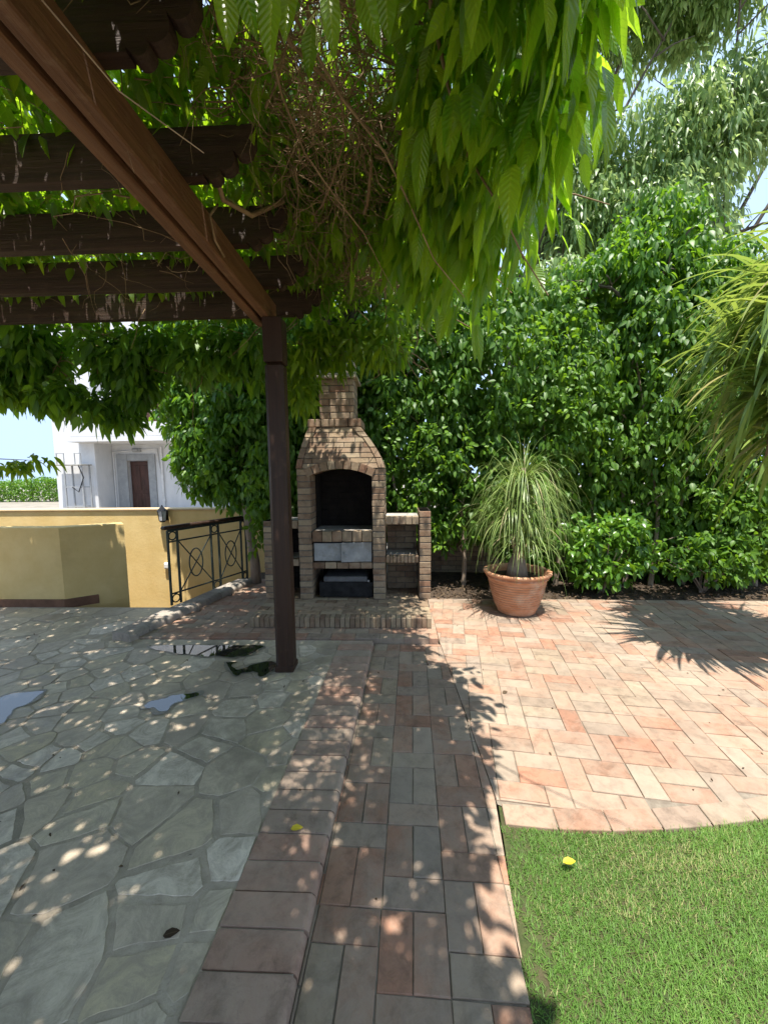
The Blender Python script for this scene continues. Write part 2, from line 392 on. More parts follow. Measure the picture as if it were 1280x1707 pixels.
# ------------------------------------------------------------------ setting: ground
mb = MB()
for (x0, x1, y0, y1, z) in ((-120, 120, -60, 4.16, -.05), (-120, -7.5, 4.16, 6.2, -.05), (-2.28, 120, 4.16, 6.2, -.05), (-120, 120, 6.2, 300, -.05)):
    mb.add([(x0, y0, z), (x1, y0, z), (x1, y1, z), (x0, y1, z)], [(0, 1, 2, 3)], False)
mb.add([(-7.5, 4.16, -1.9), (-2.28, 4.16, -1.9), (-2.28, 6.2, -1.9), (-7.5, 6.2, -1.9)], [(0, 1, 2, 3)], False)
mb.add([(-7.5, 4.16, -1.9), (-2.28, 4.16, -1.9), (-2.28, 4.16, -.05), (-7.5, 4.16, -.05)], [(3, 2, 1, 0)], False)
mb.add([(-2.28, 4.16, -1.9), (-2.28, 6.2, -1.9), (-2.28, 6.2, -.05), (-2.28, 4.16, -.05)], [(3, 2, 1, 0)], False)
mb.add([(-7.5, 4.16, -1.9), (-7.5, 6.2, -1.9), (-7.5, 6.2, -.05), (-7.5, 4.16, -.05)], [(0, 1, 2, 3)], False)
tag(mb.build('ground', MT['ground']), kind='structure')

KX = lambda y: -0.345 + 0.034 * y                    # right edge of the terrace kerb
# lawn boundary curve (far edge of the lawn)
LAWN = [gp(px, py) for px, py in ((833, 1374), (930, 1384), (1040, 1387), (1160, 1381), (1280, 1366), (1420, 1340), (1600, 1300))]
def lawn_y(x):
    if x <= LAWN[0].x: return LAWN[0].y
    for a_, b_ in zip(LAWN, LAWN[1:]):
        if x <= b_.x: return a_.y + (b_.y - a_.y) * (x - a_.x) / (b_.x - a_.x)
    return LAWN[-1].y
def lawn_x(y): return 0.37 + (y - 1.06) * 0.11 if y < 1.68 else 0.44

def tiles_weave(mb, region, ang, org, zt, period=3, jit=.0018, drop=None):
    """columns .22 m wide; each column repeats two bricks lengthwise then one crosswise"""
    Lb, Wb, g = .22, .11, .0035
    ca, sa = math.cos(ang), math.sin(ang)
    hs = halfs(region)
    xs = [p[0] for p in region]; ys = [p[1] for p in region]; cx_, cy_ = sum(xs) / len(xs), sum(ys) / len(ys)
    rad = max(math.hypot(x - cx_, y - cy_) for x, y in region) + .4
    u0 = (cx_ - org[0]) * ca + (cy_ - org[1]) * sa; v0 = -(cx_ - org[0]) * sa + (cy_ - org[1]) * ca
    for ci in range(int((u0 - rad) / Lb) - 1, int((u0 + rad) / Lb) + 2):
        off = (ci % 3) * .11 + (.22 if (ci // 3) % 2 else 0)
        for ri in range(int((v0 - rad) / .33) - 2, int((v0 + rad) / .33) + 2):
            u = ci * Lb; v = ri * .33 + off
            rects = [(u, v, u + Wb, v + Lb), (u + Wb, v, u + Lb, v + Lb), (u, v + Lb, u + Lb, v + Lb + Wb)]
            if period == 2:
                rects = [(u, v + .0, u + Wb, v + Lb), (u + Wb, v, u + Lb, v + Lb), (u, v + Lb, u + Lb, v + Lb + Wb)]
            for (a0, b0, a1, b1) in rects:
                a0 += g / 2; b0 += g / 2; a1 -= g / 2; b1 -= g / 2
                q = [(a0, b0), (a1, b0), (a1, b1), (a0, b1)]
                q = [(x + random.uniform(-jit, jit), y + random.uniform(-jit, jit)) for x, y in q]
                q = [(org[0] + x * ca - y * sa, org[1] + x * sa + y * ca) for x, y in q]
                for h in hs:
                    q = clip(q, *h)
                    if len(q) < 3: break
                if len(q) < 3 or area(q) < .0006: continue
                if drop and drop(q): continue
                dz = random.uniform(-.0015, .0015)
                mb.rnd().prism(q, zt - .02, zt + dz * 1.4, .0035)

# brick path (between kerb and lawn) and patio
split_a = gp(722, 1078); split_b = (.66, 1.72)
path_poly = [(KX(-.6), -.6), (lawn_x(0) - .1, -.6), (lawn_x(1.0), 1.0), (lawn_x(1.67), lawn_y(0)), (.60, 1.75), (.42, 3.34), (KX(3.34), 3.34)]
def clip_path(): return [(KX(-.6) + .004, -.6), (.25, -.6), (.37, 1.06), (.438, 1.675), (.438, 1.69), (.40, 3.34), (KX(3.34) + .004, 3.34)]
mb = MB()
A1 = -0.034
# strip 1: beside the kerb, two convex pieces that meet the patio along a line
tiles_weave(mb, [(KX(-.6) + .006, -.6), (.20, -.6), (.37, 1.06), (.437, 1.68), (.355, 3.325), (KX(3.3) + .006, 3.325)], A1, (KX(0) + .01, -.1), 0.0)
def build_sheet(name, poly, z, m):
    b = MB(); b.add([(x, y, z) for x, y in poly], [tuple(range(len(poly)))], False); return b.build(name, m)
o_path = mb.build('brick_path', MT['tile']); tag(o_path, kind='structure')
sh = MB(); sh.add([(x, y, -.005) for x, y in [(KX(-.6), -.6), (.19, -.6), (.36, 1.06), (.435, 1.675), (.355, 3.33), (KX(3.3), 3.33)]], [(0, 1, 2, 3, 4, 5)], False)
tag(sh.build('path_bedding', MT['joint']), kind='structure')

mb = MB()
def in_lawn(q):
    cx_ = sum(p[0] for p in q) / len(q); cy_ = sum(p[1] for p in q) / len(q)
    return cy_ < lawn_y(cx_) + .10
A2 = R(-8 + 90)
BEDY = lambda x: 4.60 if x < 1.0 else 4.60 - (x - 1.0) * .015
# patio: right of the path, clipped along the joint line
def patio_region(): return [(.441, 1.68), (8.5, 1.1), (8.5, 4.45), (.34, 4.60), (.359, 3.33)]
tiles_weave(mb, [(.441, 1.68), (2.2, 1.45), (8.5, 1.4), (8.5, 4.45), (.342, 4.60), (.359, 3.33)], A2, (.47, 1.8), 0.0, drop=in_lawn)
# border course following the lawn edge
x = .445
while x < 3.6:
    w_ = .22
    a0, a1 = x + .003, x + w_ - .003
    q = [(a0, lawn_y(a0) + .004), (a1, lawn_y(a1) + .004), (a1 + .01, lawn_y(a1) + .108), (a0 + .01, lawn_y(a0) + .108)]
    mb.rnd().prism(q, -.02, random.uniform(-.001, .002), .003); x += w_
tag(mb.build('patio', MT['tile']), kind='structure')
pb = [(.44, 1.66)] + [(p_.x, p_.y + .02) for p_ in LAWN[1:]] + [(8.5, 2.0), (8.5, 4.47), (.34, 4.62), (.357, 3.33)]
sh = MB(); sh.add([(x, y, -.006) for x, y in pb], [tuple(range(len(pb)))], False)
tag(sh.build('patio_bedding', MT['joint']), kind='structure')

# raised brick platform in front of the barbecue
PZ = .045
mb = MB(); mb.box(-2.05, .335, 3.35, 5.25, -.04, PZ - .006, .003)
tag(mb.build('platform_core', MT['joint']), kind='structure')
mb = MB()
COPA, COPB = gp(205, 1066, .05), gp(412, 972, .05)
def cop_x(y): return COPA.x + (COPB.x - COPA.x) * (y - COPA.y) / (COPB.y - COPA.y)
y = 3.342; row = 0
while y < 5.25:
    x = -2.6 - (row % 2) * .11
    while x < .34:
        q = [(x + .002, y + .002), (x + .218, y + .002), (x + .218, y + .106), (x + .002, y + .106)]
        q = clip(q, 1, 0, .34)
        cx_ = x + .11
        if len(q) > 2 and cx_ > cop_x(y) + .05: mb.rnd().prism(q, -.02, PZ + random.uniform(-.0015, .0015), .003)
        x += .22
    y += .11; row += 1
tag(mb.build('platform', MT['tile']), kind='structure')

# stone terrace: irregular flagstones
TZ = .03
pts = []
tries = 0
def rad_at(x, y):
    r = .15 + .05 * max(0, min(1, (-x - .8) / 2)) + .05 * math.sin(x * 3.1 + y * 2.3)
    if y < 1.45 and x < -.8: r += .20
    if y > 3.3: r += .18
    return max(.085, r)
while tries < 16000:
    tries += 1
    x, y = random.uniform(-7.2, -.2), random.uniform(-.9, 4.4)
    if x < -5 and random.random() < .5: continue
    r = rad_at(x, y) * random.uniform(.5, 1.45)
    if all((x - a_) ** 2 + (y - b_) ** 2 > (r * .5 + c_ * .5) ** 2 * 1.15 for a_, b_, c_ in pts): pts.append((x, y, r))
mb = MB()
KL = .295
def stone_poly(poly, seed):
    out = []
    for i in range(len(poly)):
        p_, q_ = poly[i], poly[(i + 1) % len(poly)]
        L_ = math.hypot(q_[0] - p_[0], q_[1] - p_[1]); n_ = max(1, int(L_ / .022))
        for k in range(n_):
            f_ = k / n_; out.append([p_[0] + (q_[0] - p_[0]) * f_, p_[1] + (q_[1] - p_[1]) * f_])
    for _ in range(0):                                # soften the corners
        out = [[(out[i - 1][0] + 2 * out[i][0] + out[(i + 1) % len(out)][0]) / 4, (out[i - 1][1] + 2 * out[i][1] + out[(i + 1) % len(out)][1]) / 4] for i in range(len(out))]
    res = []
    for x, y in out:
        v = noise.noise_vector(Vector((x * 9, y * 9, seed))) * .010 + noise.noise_vector(Vector((x * 26, y * 26, seed))) * .0055
        res.append((x + v.x, y + v.y))
    return res
for i, (x, y, r) in enumerate(pts):
    poly = [(x - .9, y - .9), (x + .9, y - .9), (x + .9, y + .9), (x - .9, y + .9)]
    gap = random.choice([random.uniform(.002, .008), random.uniform(.006, .02)])
    for j, (a_, b_, c_) in enumerate(pts):
        if j == i: continue
        dx, dy = a_ - x, b_ - y; d2 = math.hypot(dx, dy)
        if d2 > 1.7: continue
        dx /= d2; dy /= d2
        poly = clip(poly, dx, dy, dx * (x + a_) / 2 + dy * (y + b_) / 2 - gap)
        if len(poly) < 3: break
    if len(poly) < 3: continue
    for h in halfs([(-7.2, -.9), (KX(-.9) - KL, -.9), (KX(3.34) - KL, 3.33), (KX(3.34) - KL, 4.13), (-7.2, 4.13)]): 
        poly = clip(poly, *h)
        if len(poly) < 3: break
    if len(poly) < 3 or area(poly) < .006: continue
    if y > 3.3 and x > cop_x(y) - .25: continue
    if y <= 3.3: poly = clip(poly, 0, 1, 3.325)
    else: poly = clip(poly, 1, 0, cop_x(3.9) - .16)
    if len(poly) < 3: continue
    sp = stone_poly(poly, i * 1.7)
    mb.rnd().prism(sp, TZ - .02, TZ + random.uniform(-.0008, .0022), .0012)
tag(mb.build('stone_terrace', MT['flag']), kind='structure')
tb = [(-7.2, -.9), (KX(-.9) - .01, -.9), (KX(3.33) - .01, 3.33), (cop_x(3.34), 3.33), (cop_x(4.2), 4.18), (-7.2, 4.16)]
sh = MB(); sh.prism(tb, -.04, TZ - .0015)
tag(sh.build('terrace_bedding', MT['cement']), kind='structure')
# strip that carries the railing, between the stairwell and the platform
sp = [(-2.55, 4.165), (cop_x(4.19), 4.185), (cop_x(5.35), 5.35), (-2.12, 5.35)]
sh = MB(); sh.prism(sp, -.4, TZ + .003, .004); tag(sh.build('railing_kerb_strip', MT['slab']), kind='structure')
# bull-nosed brick kerb of the terrace
def nose(mb, x_in, x_out, y0, y1, z0, z1):
    prof = [(x_in, z0), (x_out, z0)]; r = .026
    for k in range(6):
        an = k / 5 * math.pi / 2; prof.append((x_out - r + r * math.cos(an), z1 - r + r * math.sin(an)))
    prof.append((x_in, z1)); n = len(prof)
    xo0, xo1 = KX(y0) - KX(1), KX(y1) - KX(1)
    vs = [(x + xo0, y0, z) for x, z in prof] + [(x + xo1, y1, z) for x, z in prof]
    fs = [tuple(range(n)), tuple(range(n, 2 * n))] + [(i, (i + 1) % n, n + (i + 1) % n, n + i) for i in range(n)]
    mb.add(vs, fs)
mb = MB(); y = -.9; i = 0
while y < 3.3:
    dz = random.uniform(-.002, .003); e = random.uniform(0, .005); y1 = min(y + .108, 3.315)
    nose(mb.rnd(), KX(1) - KL + .008 + .17 * 0, KX(1) + e, y + .002, y1 - .002, -.02, TZ + .005 + dz)
    y += .112; i += 1
tag(mb.build('kerb', MT['kerbtile']), kind='structure')
# coping kerb beside the railing (rounded, stone)
mb = MB(); n_ = 9
for i in range(n_):
    a_ = COPA.lerp(COPB, i / n_) ; b_ = COPA.lerp(COPB, (i + 1) / n_); d_ = (b_ - a_).normalized(); a_ = a_ + d_ * .002; b_ = b_ - d_ * .002
    s_ = Vector((d_.y, -d_.x, 0)); dz = random.uniform(-.002, .002)
    prof = [(-.12, -.06), (.08, -.06)] + [(.04 + .045 * math.cos(k / 5 * 1.571), .035 + .04 * math.sin(k / 5 * 1.571)) for k in range(6)] + [(-.12, .070)]
    vs = [a_ + s_ * u + Vector((0, 0, v - .012 + dz)) for u, v in prof] + [b_ + s_ * u + Vector((0, 0, v - .012 + dz)) for u, v in prof]
    m_ = len(prof); mb.rnd().add(vs, [tuple(range(m_)), tuple(range(m_, 2 * m_))] + [(k, (k + 1) % m_, m_ + (k + 1) % m_, m_ + k) for k in range(m_)])
tag(mb.build('railing_kerb', brickmat('coping stone', [(0, (.24, .19, .15)), (1, (.32, .27, .22))], (.40, .36, .31), .6)), kind='structure')

# puddles on the terrace
def blob(pxs, z): return [gp(px, py, z) for px, py in pxs]
PUD = [[(246, 1076), (300, 1075.3), (380, 1075.3), (446, 1075.3), (430, 1082), (421, 1090), (400, 1094), (382, 1096), (360, 1092), (345, 1095), (328, 1091), (300, 1090), (285, 1086), (262, 1084)],
       [(376, 1104), (380, 1103), (402, 1103.5), (385, 1106), (387, 1112), (400, 1117), (420, 1108), (440, 1103), (460, 1102), (461, 1112), (447, 1122), (436, 1129), (430, 1127), (432, 1119), (404, 1120), (396, 1129), (386, 1119)],
       [(238, 1176), (252, 1168), (270, 1166), (290, 1158), (318, 1156), (334, 1153), (331, 1160), (312, 1164), (300, 1170), (286, 1174), (280, 1184), (268, 1185), (258, 1179), (246, 1180)],
       [(-60, 1176), (-10, 1168), (20, 1155), (50, 1154), (78, 1150), (62, 1162), (45, 1174), (22, 1181), (18, 1190), (8, 1204), (0, 1208), (-30, 1212), (-80, 1200)]]
for poly in PUD:
    b = blob(poly, TZ + .006); b = [(v.x, v.y) for v in b]
    sm = b
    for _ in range(2):
        sm = sum([[(p_[0] * .75 + q_[0] * .25, p_[1] * .75 + q_[1] * .25), (p_[0] * .25 + q_[0] * .75, p_[1] * .25 + q_[1] * .75)] for p_, q_ in zip(sm, sm[1:] + sm[:1])], [])
    sm = [(x + noise.noise(Vector((x * 24, y * 24, 3))) * .014, y + noise.noise(Vector((x * 24, y * 24, 9))) * .014) for x, y in sm]
    sm = [(x, min(y, 3.334)) for x, y in sm]
    a_ = sum(sm[i][0] * sm[(i + 1) % len(sm)][1] - sm[(i + 1) % len(sm)][0] * sm[i][1] for i in range(len(sm)))
    if a_ < 0: sm = sm[::-1]
    cxp = sum(x for x, y in sm) / len(sm); cyp = sum(y for x, y in sm) / len(sm); wet = []
    for x, y in sm:
        d_ = math.hypot(x - cxp, y - cyp) or 1; g_ = .012 + .035 * max(0, noise.noise(Vector((x * 9, y * 9, 4))) + .3)
        wet.append((x + (x - cxp) / d_ * g_, min(y + (y - cyp) / d_ * g_, 3.336)))
    wm = MB(); wm.add([(x, y, TZ + .0045) for x, y in wet], [tuple(range(len(wet)))], False)
    tag(wm.build('wet_stone', MT['wet']), kind='structure')
    pm = MB(); pm.add([(x, y, TZ + .0055) for x, y in sm], [tuple(range(len(sm)))], False)
    tag(pm.build('puddle', MT['water']), kind='structure')

# soil bed under the hedge
mb = MB()
for (x0, x1, y0, y1) in ((.345, 8.6, 4.6, 5.75), (-2.1, .345, 5.26, 5.75)):
    nx = int((x1 - x0) / .12); ny = max(2, int((y1 - y0) / .1)); b = len(mb.v)
    for j in range(ny + 1):
        for i in range(nx + 1):
            x = x0 + (x1 - x0) * i / nx; y = y0 + (y1 - y0) * j / ny
            if j == 0 and x0 > 0: y = 4.605 - (x - .34) * .0184
            mb.v.append((x, y, -.02 + .05 * (j / ny) + .02 * noise.noise(Vector((x * 5, y * 5, 0))))); mb.c.append((.5, .5, .5))
    for j in range(ny):
        for i in range(nx): a_ = b + j * (nx + 1) + i; mb.f.append((a_, a_ + 1, a_ + nx + 2, a_ + nx + 1))
tag(mb.build('soil_bed', MT['soil'], smooth=True), kind='structure')
n = 2600
pos = np.stack([rng.uniform(.4, 7, n), rng.uniform(4.56, 5.5, n), rng.uniform(.0, .035, n)], 1)
ns_ = 150
sx_ = rng.uniform(-3.5, 3.2, ns_); sy_ = rng.uniform(.9, 4.4, ns_); kk_ = (sy_ > 1.75) | (sx_ < .35)
sz_ = np.where((sx_ < -.3), TZ + .008, .005); sz_ = np.where((sx_ > -2.1) & (sx_ < .34) & (sy_ > 3.3), PZ + .005, sz_)
kk_ &= ~((sx_ > -1.9) & (sx_ < .4) & (sy_ > 3.55)) & ~((sx_ < -2.2) & (sy_ > 3.9))
pos = np.concatenate([pos, np.stack([sx_, sy_, sz_], 1)[kk_]]); n = len(pos)
szf = np.where(np.arange(n) < 2600, 1.0, .45)
o = leaves('leaf_litter', pos, rng.normal(size=(n, 3)) * [1, 1, .25], np.tile([0, 0, 1.0], (n, 1)) + rng.normal(size=(n, 3)) * .3, rng.uniform(.03, .06, n) * szf, rng.uniform(.015, .028, n) * szf, MT['litter'], shape='low')
tag(o, kind='stuff')

# ------------------------------------------------------------------ lawn
ls = [(.20, -.6), (.37, 1.06), (.445, 1.665)] + [(p_.x, p_.y) for p_ in LAWN[1:]] + [(8.5, 1.9), (8.5, -.6)]
sh = MB(); sh.prism(ls[::-1][::-1], -.045, -.012); tag(sh.build('lawn_soil', mat('turf thatch', (.05, .07, .022), (.085, .10, .035), 40, 1.0, .8, dirt=(.10, .075, .045), dirt_scale=12, dirt_lo=.45)), kind='structure')
n = 300000
gx = rng.uniform(.2, 4.2, n); gy = np.where(rng.random(n) < .85, rng.uniform(.55, 2.1, n), rng.uniform(-.5, .6, n))
# coarser away from the eye: keep more blades where they are near and in view
ly = np.array([lawn_y(v) for v in np.linspace(.2, 4.2, 200)]); lyi = np.interp(gx, np.linspace(.2, 4.2, 200), ly)
lx = .37 + (gy - 1.06) * .11
lx = lx + .014 * np.sin(gy * 40) + .014 * np.sin(gy * 17 + 1) + .01
keep = (gy < lyi + .006 * np.sin(gx * 60)) & (gx > lx - .006) & (gx < gy * 1.15 + .5)
edge = (gx < lx + .075); keep &= ~(edge & (rng.random(n) < .55))
gx, gy = gx[keep], gy[keep]; n = len(gx)
roots = np.stack([gx, gy, np.full(n, -.014)], 1)
cl = snoise(np.stack([gx, gy, gx * 0], 1), 9, 2); cl2 = snoise(np.stack([gx, gy, gx * 0], 1), 2.6, 4)
d = rng.normal(size=(n, 3)) * .75; d[:, 2] = 1
rv = np.clip(.42 + .22 * cl + rng.normal(size=n) * .2, 0, .95)
dpt = np.exp(-(((gx - 1.05) / .28) ** 2 + ((gy - 1.42) / .09) ** 2)) + .7 * np.exp(-(((gx - .8) / .2) ** 2 + ((gy - 1.25) / .06) ** 2))
rv[rng.random(n) < dpt * .5] = 1.0
dry = (cl2 > .35) & (rng.random(n) < .34 * np.clip(cl2, 0, 1)); rv[dry] = 1.0; rv[rng.random(n) < .02] = 1.0
o = strips('grass', roots, d, rng.uniform(.014, .034, n) * (1 + .2 * cl), np.full(n, .0029), MT['grass'], seg=2, grav=14, rnd=rv, taper=lambda t_: 1 - .8 * t_)
tag(o, kind='stuff')

# ------------------------------------------------------------------ barbecue
BX, BY = 0, 4.10                                    # front plane of the barbecue
bb = thing('brick_barbecue', 'tall tan brick barbecue with arched hearth, tapered hood and chimney on a low plinth', 'barbecue', (-.6, 4.3, PZ))
def fx(px, Y=BY): return at(px, 800, Y).x
def fz(py, Y=BY, px=560): return at(px, py, Y).z
z_b = PZ + .105                                     # plinth top
def brick(mb, x0, x1, y0, y1, z0, z1, g=.004):
    j = lambda: random.uniform(-.002, .002)
    mb.rnd().box(x0 + g, x1 - g, y0 + j(), y1 + j(), z0 + g, z1 - g, .005)
def pier(name, x0, x1, y0, y1, z0, z1, parent=bb, mname='bbq'):
    mb = MB(); n = max(1, round((z1 - z0) / .068)); h = (z1 - z0) / n
    nd = max(1, round((y1 - y0) / .22)); 
    for k in range(n):
        offs = [0] if k % 2 == 0 else [-.5]
        e = random.uniform(-.003, .003)
        # depth direction split alternates so that the side shows a bond
        cuts = [y0] + [y0 + (y1 - y0) * (i + (0 if k % 2 == 0 else -.5)) / nd for i in range(1, nd + (1 if k % 2 else 0))] + [y1]
        for a_, b_ in zip(cuts, cuts[1:]):
            if b_ - a_ > .02: brick(mb, x0 + e, x1 + e, a_ + .003, b_ - .003, z0 + k * h, z0 + (k + 1) * h)
    o = mb.build(name, MT[mname], parent)
    c = MB(); c.box(x0 + .007, x1 - .007, y0 + .007, y1 - .007, z0 + .002, z1 - .004, .001); c.build('mortar', MT['mortar'], o)
    return o
xL0, xL1 = fx(494), fx(517); xR0, xR1 = fx(619), fx(641)
D = .62                                              # depth of the hearth block
zc = fz(781); z_h1 = fz(886); z_h0 = fz(904); z_s1 = fz(938); z_s0 = fz(949)
pier('pier', xL0, xL1, BY, BY + D, z_b, zc); pier('pier', xR0, xR1, BY, BY + D, z_b, zc)
# wings
wy = BY + .03; WD = .5
wl0, wl1 = fx(433), fx(449); wr0, wr1 = fx(698.5), fx(719)
zwl = fz(868); zwr = fz(853)
pier('wing_pier', wl0, wl1, wy, wy + WD, z_b, zwl); pier('wing_pier', wr0, wr1, wy - .02, wy + WD, z_b, zwr)
def shelf(name, x0, x1, y0, y1, z0, z1, n):
    """a slab whose front is a row of bricks on edge"""
    mb = MB(); w_ = (x1 - x0) / n
    for i in range(n): brick(mb, x0 + i * w_, x0 + (i + 1) * w_, y0, y0 + .11, z0, z1, .003)
    o = mb.build(name, MT['bbq'], bb)
    s = MB(); s.box(x0 + .002, x1 - .002, y0 + .112, y1, z0 + .004, z1 - .002, .003); s.build('slab', MT['slab'], o)
    return o
shelf('wing_shelf', xR1 + .002, wr0 - .002, wy, wy + WD - .12, fz(876), fz(862), 5)
shelf('wing_shelf', xR1 + .002, wr0 - .002, wy, wy + WD - .12, fz(940), fz(928), 9)
shelf('wing_shelf', wl1 + .002, xL0 - .002, wy, wy + WD - .12, fz(882), fz(868), 4)
shelf('wing_shelf', wl1 + .002, xL0 - .002, wy, wy + WD - .12, fz(945), fz(933), 4)
def wall_panel(name, x0, x1, y0, y1, z0, z1, m='bbq', cols=None):
    mb = MB(); n = max(1, round((z1 - z0) / .068)); h = (z1 - z0) / n; Lb = .21
    for k in range(n):
        x = x0 - (Lb / 2 if k % 2 else 0)
        while x < x1 - .002:
            a_, b_ = max(x, x0), min(x + Lb, x1)
            if b_ - a_ > .012: brick(mb, a_, b_, y0, y1, z0 + k * h, z0 + (k + 1) * h)
            x += Lb
    o = mb.build(name, MT[m], bb)
    c = MB(); c.box(x0 + .004, x1 - .004, y0 + .006, y1 - .006, z0 + .002, z1 - .002, .001); c.build('mortar', MT['soot' if m == 'soot' else 'mortar'], o)
    return o
wall_panel('back_wall', xR1 + .004, wr0 - .004, wy + WD - .11, wy + WD - .01, z_b, fz(862) - .01)
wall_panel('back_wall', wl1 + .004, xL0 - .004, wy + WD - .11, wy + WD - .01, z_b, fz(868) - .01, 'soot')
wall_panel('back_wall', xL1 + .004, xR0 - .004, BY + D - .1, BY + D - .005, z_b, zc - .004, 'soot')
# sooty lining of the hearth
s = MB(); s.box(xR0 - .012, xR0 - .002, BY + .13, BY + D - .11, z_h1 + .01, zc - .03, .002)
s.build('hearth_lining', MT['soot'], bb)
s = MB(); s.box(xL1 + .002, xL1 + .012, BY + .26, BY + D - .11, z_h1 + .01, zc - .03, .002)
s.build('hearth_lining', MT['soot'], bb)
# hearth slab with brick edge, lower shelf
shelf('hearth', xL1 + .002, xR0 - .002, BY + .01, BY + D - .12, z_h0, z_h1, 6)
shelf('lower_shelf', xL1 + .002, xR0 - .002, BY + .015, BY + D - .12, z_s0, z_s1, 5)
# two steel doors, the right one slightly ajar
xm = fx(566); dz0, dz1 = z_s1 + .008, z_h0 - .008
fr = MB(); fr.box(xL1 + .004, xR0 - .004, BY + .07, BY + .075, dz0, dz1, .001); fr.build('door_back', MT['blackmetal'], bb)
d1 = MB(); d1.box(xL1 + .012, xm - .004, BY + .035, BY + .043, dz0 + .004, dz1 - .008, .003); d1.box(xL1 + .012, xm - .004, BY + .03, BY + .036, dz1 - .018, dz1 - .008, .002)
d1.box(xm - .012, xm - .004, BY + .028, BY + .036, dz0 + .004, dz1 - .008, .002)
d1.build('steel_door', MT['steel'], bb)
Mr = Matrix.Translation((xR0 - .008, BY + .03, 0)) @ Matrix.Rotation(R(6), 4, 'Z')
wd = xR0 - .008 - xm
d2 = MB(); d2.box(-wd, 0, 0, .008, dz0 - .004, dz1 + .002, .003, Mr); d2.box(-wd, -wd + .01, -.008, .001, dz0 - .004, dz1 + .002, .002, Mr); d2.box(-wd, 0, -.006, .001, dz1 - .01, dz1 + .002, .002, Mr)
o2 = d2.build('steel_door', MT['steel'], bb); o2['label'] = 'right steel door standing slightly open'
hd = MB(); hd.tube([Mr @ Vector((-wd + .03, -.001, dz0 + .11)), Mr @ Vector((-wd + .03, -.02, dz0 + .09)), Mr @ Vector((-wd + .07, -.02, dz0 + .07))], .004, 6); hd.build('handle', MT['steel'], o2)
# hood: bricks laid on a sloping front between the springing line and the chimney
ch_w = (fx(535, BY + .16), fx(593, BY + .16)); hy = BY + .14
z0h, z1h = zc, fz(712, hy); tx0, tx1 = fx(517, hy), fx(602, hy)
bx0, bx1 = xL0, xR1; by1 = BY + D; ty1 = BY + D - .06
core = MB()
vs = [(bx0 + .016, BY + .012, z0h), (bx1 - .016, BY + .012, z0h), (bx1 - .016, by1, z0h), (bx0 + .016, by1, z0h),
      (tx0 + .012, hy + .012, z1h), (tx1 - .012, hy + .012, z1h), (tx1 - .012, ty1, z1h), (tx0 + .012, ty1, z1h)]
core.add(vs, [(0, 1, 2, 3), (4, 5, 6, 7), (0, 1, 5, 4), (1, 2, 6, 5), (2, 3, 7, 6), (3, 0, 4, 7)])
hood = MB(); n = 8; hh = (z1h - z0h) / n
def lerp(a_, b_, t_): return a_ + (b_ - a_) * t_
def hx_(a_, b_, t_): return a_ + (b_ - a_) * t_ ** 1.45
def quadbrick(mb, x0b, x1b, x0t, x1t, yb, yt, dp, z0, z1, g=.004):
    vs = []
    for (zz, xa, xb, yy) in ((z0 + g, x0b + g, x1b - g, yb), (z1 - g, x0t + g, x1t - g, yt)):
        vs += [(xa, yy, zz), (xb, yy, zz), (xb, yy + dp, zz), (xa, yy + dp, zz)]
    mb.rnd().add(vs, [(0, 1, 2, 3), (4, 5, 6, 7), (0, 1, 5, 4), (1, 2, 6, 5), (2, 3, 7, 6), (3, 0, 4, 7)])
rim = .062
for k in range(n):
    t0, t1 = k / n, (k + 1) / n; e = random.uniform(-.002, .002)
    yb, yt = lerp(BY, hy, t0) + e, lerp(BY, hy, t1) + e; zz0, zz1 = z0h + k * hh, z0h + (k + 1) * hh
    a0, a1 = hx_(bx0, tx0, t0) + rim, hx_(bx0, tx0, t1) + rim; b0, b1 = hx_(bx1, tx1, t0) - rim, hx_(bx1, tx1, t1) - rim
    cuts = []; x = a0 - (.1 if k % 2 else 0) + .2
    while x < b0 - .06:
        if x > a0 + .05: cuts.append(x)
        x += .2
    xs0 = [a0] + cuts + [b0]; xs1 = [a1] + [min(max(c_, a1 + .02), b1 - .02) for c_ in cuts] + [b1]
    for i in range(len(xs0) - 1): quadbrick(hood, xs0[i], xs0[i + 1], xs1[i], xs1[i + 1], yb, yt, .1, zz0, zz1)
    for side, (pb_, pt_) in enumerate(((hx_(bx0, tx0, t0), hx_(bx0, tx0, t1)), (hx_(bx1, tx1, t0), hx_(bx1, tx1, t1)))):   # side faces
        nb = 3
        for i in range(nb):
            ya, yc = lerp(BY + .1, by1, i / nb), lerp(BY + .1, by1, (i + 1) / nb)
            if k % 2: ya, yc = max(ya - .08, BY + .1), (yc - .08 if i < nb - 1 else yc)
            if side == 0: quadbrick(hood, pb_ + .002, pb_ + .09, pt_ + .002, pt_ + .09, ya + .003, ya + .003, yc - ya - .006, zz0, zz1)
            else: quadbrick(hood, pb_ - .09, pb_ - .002, pt_ - .09, pt_ - .002, ya + .003, ya + .003, yc - ya - .006, zz0, zz1)
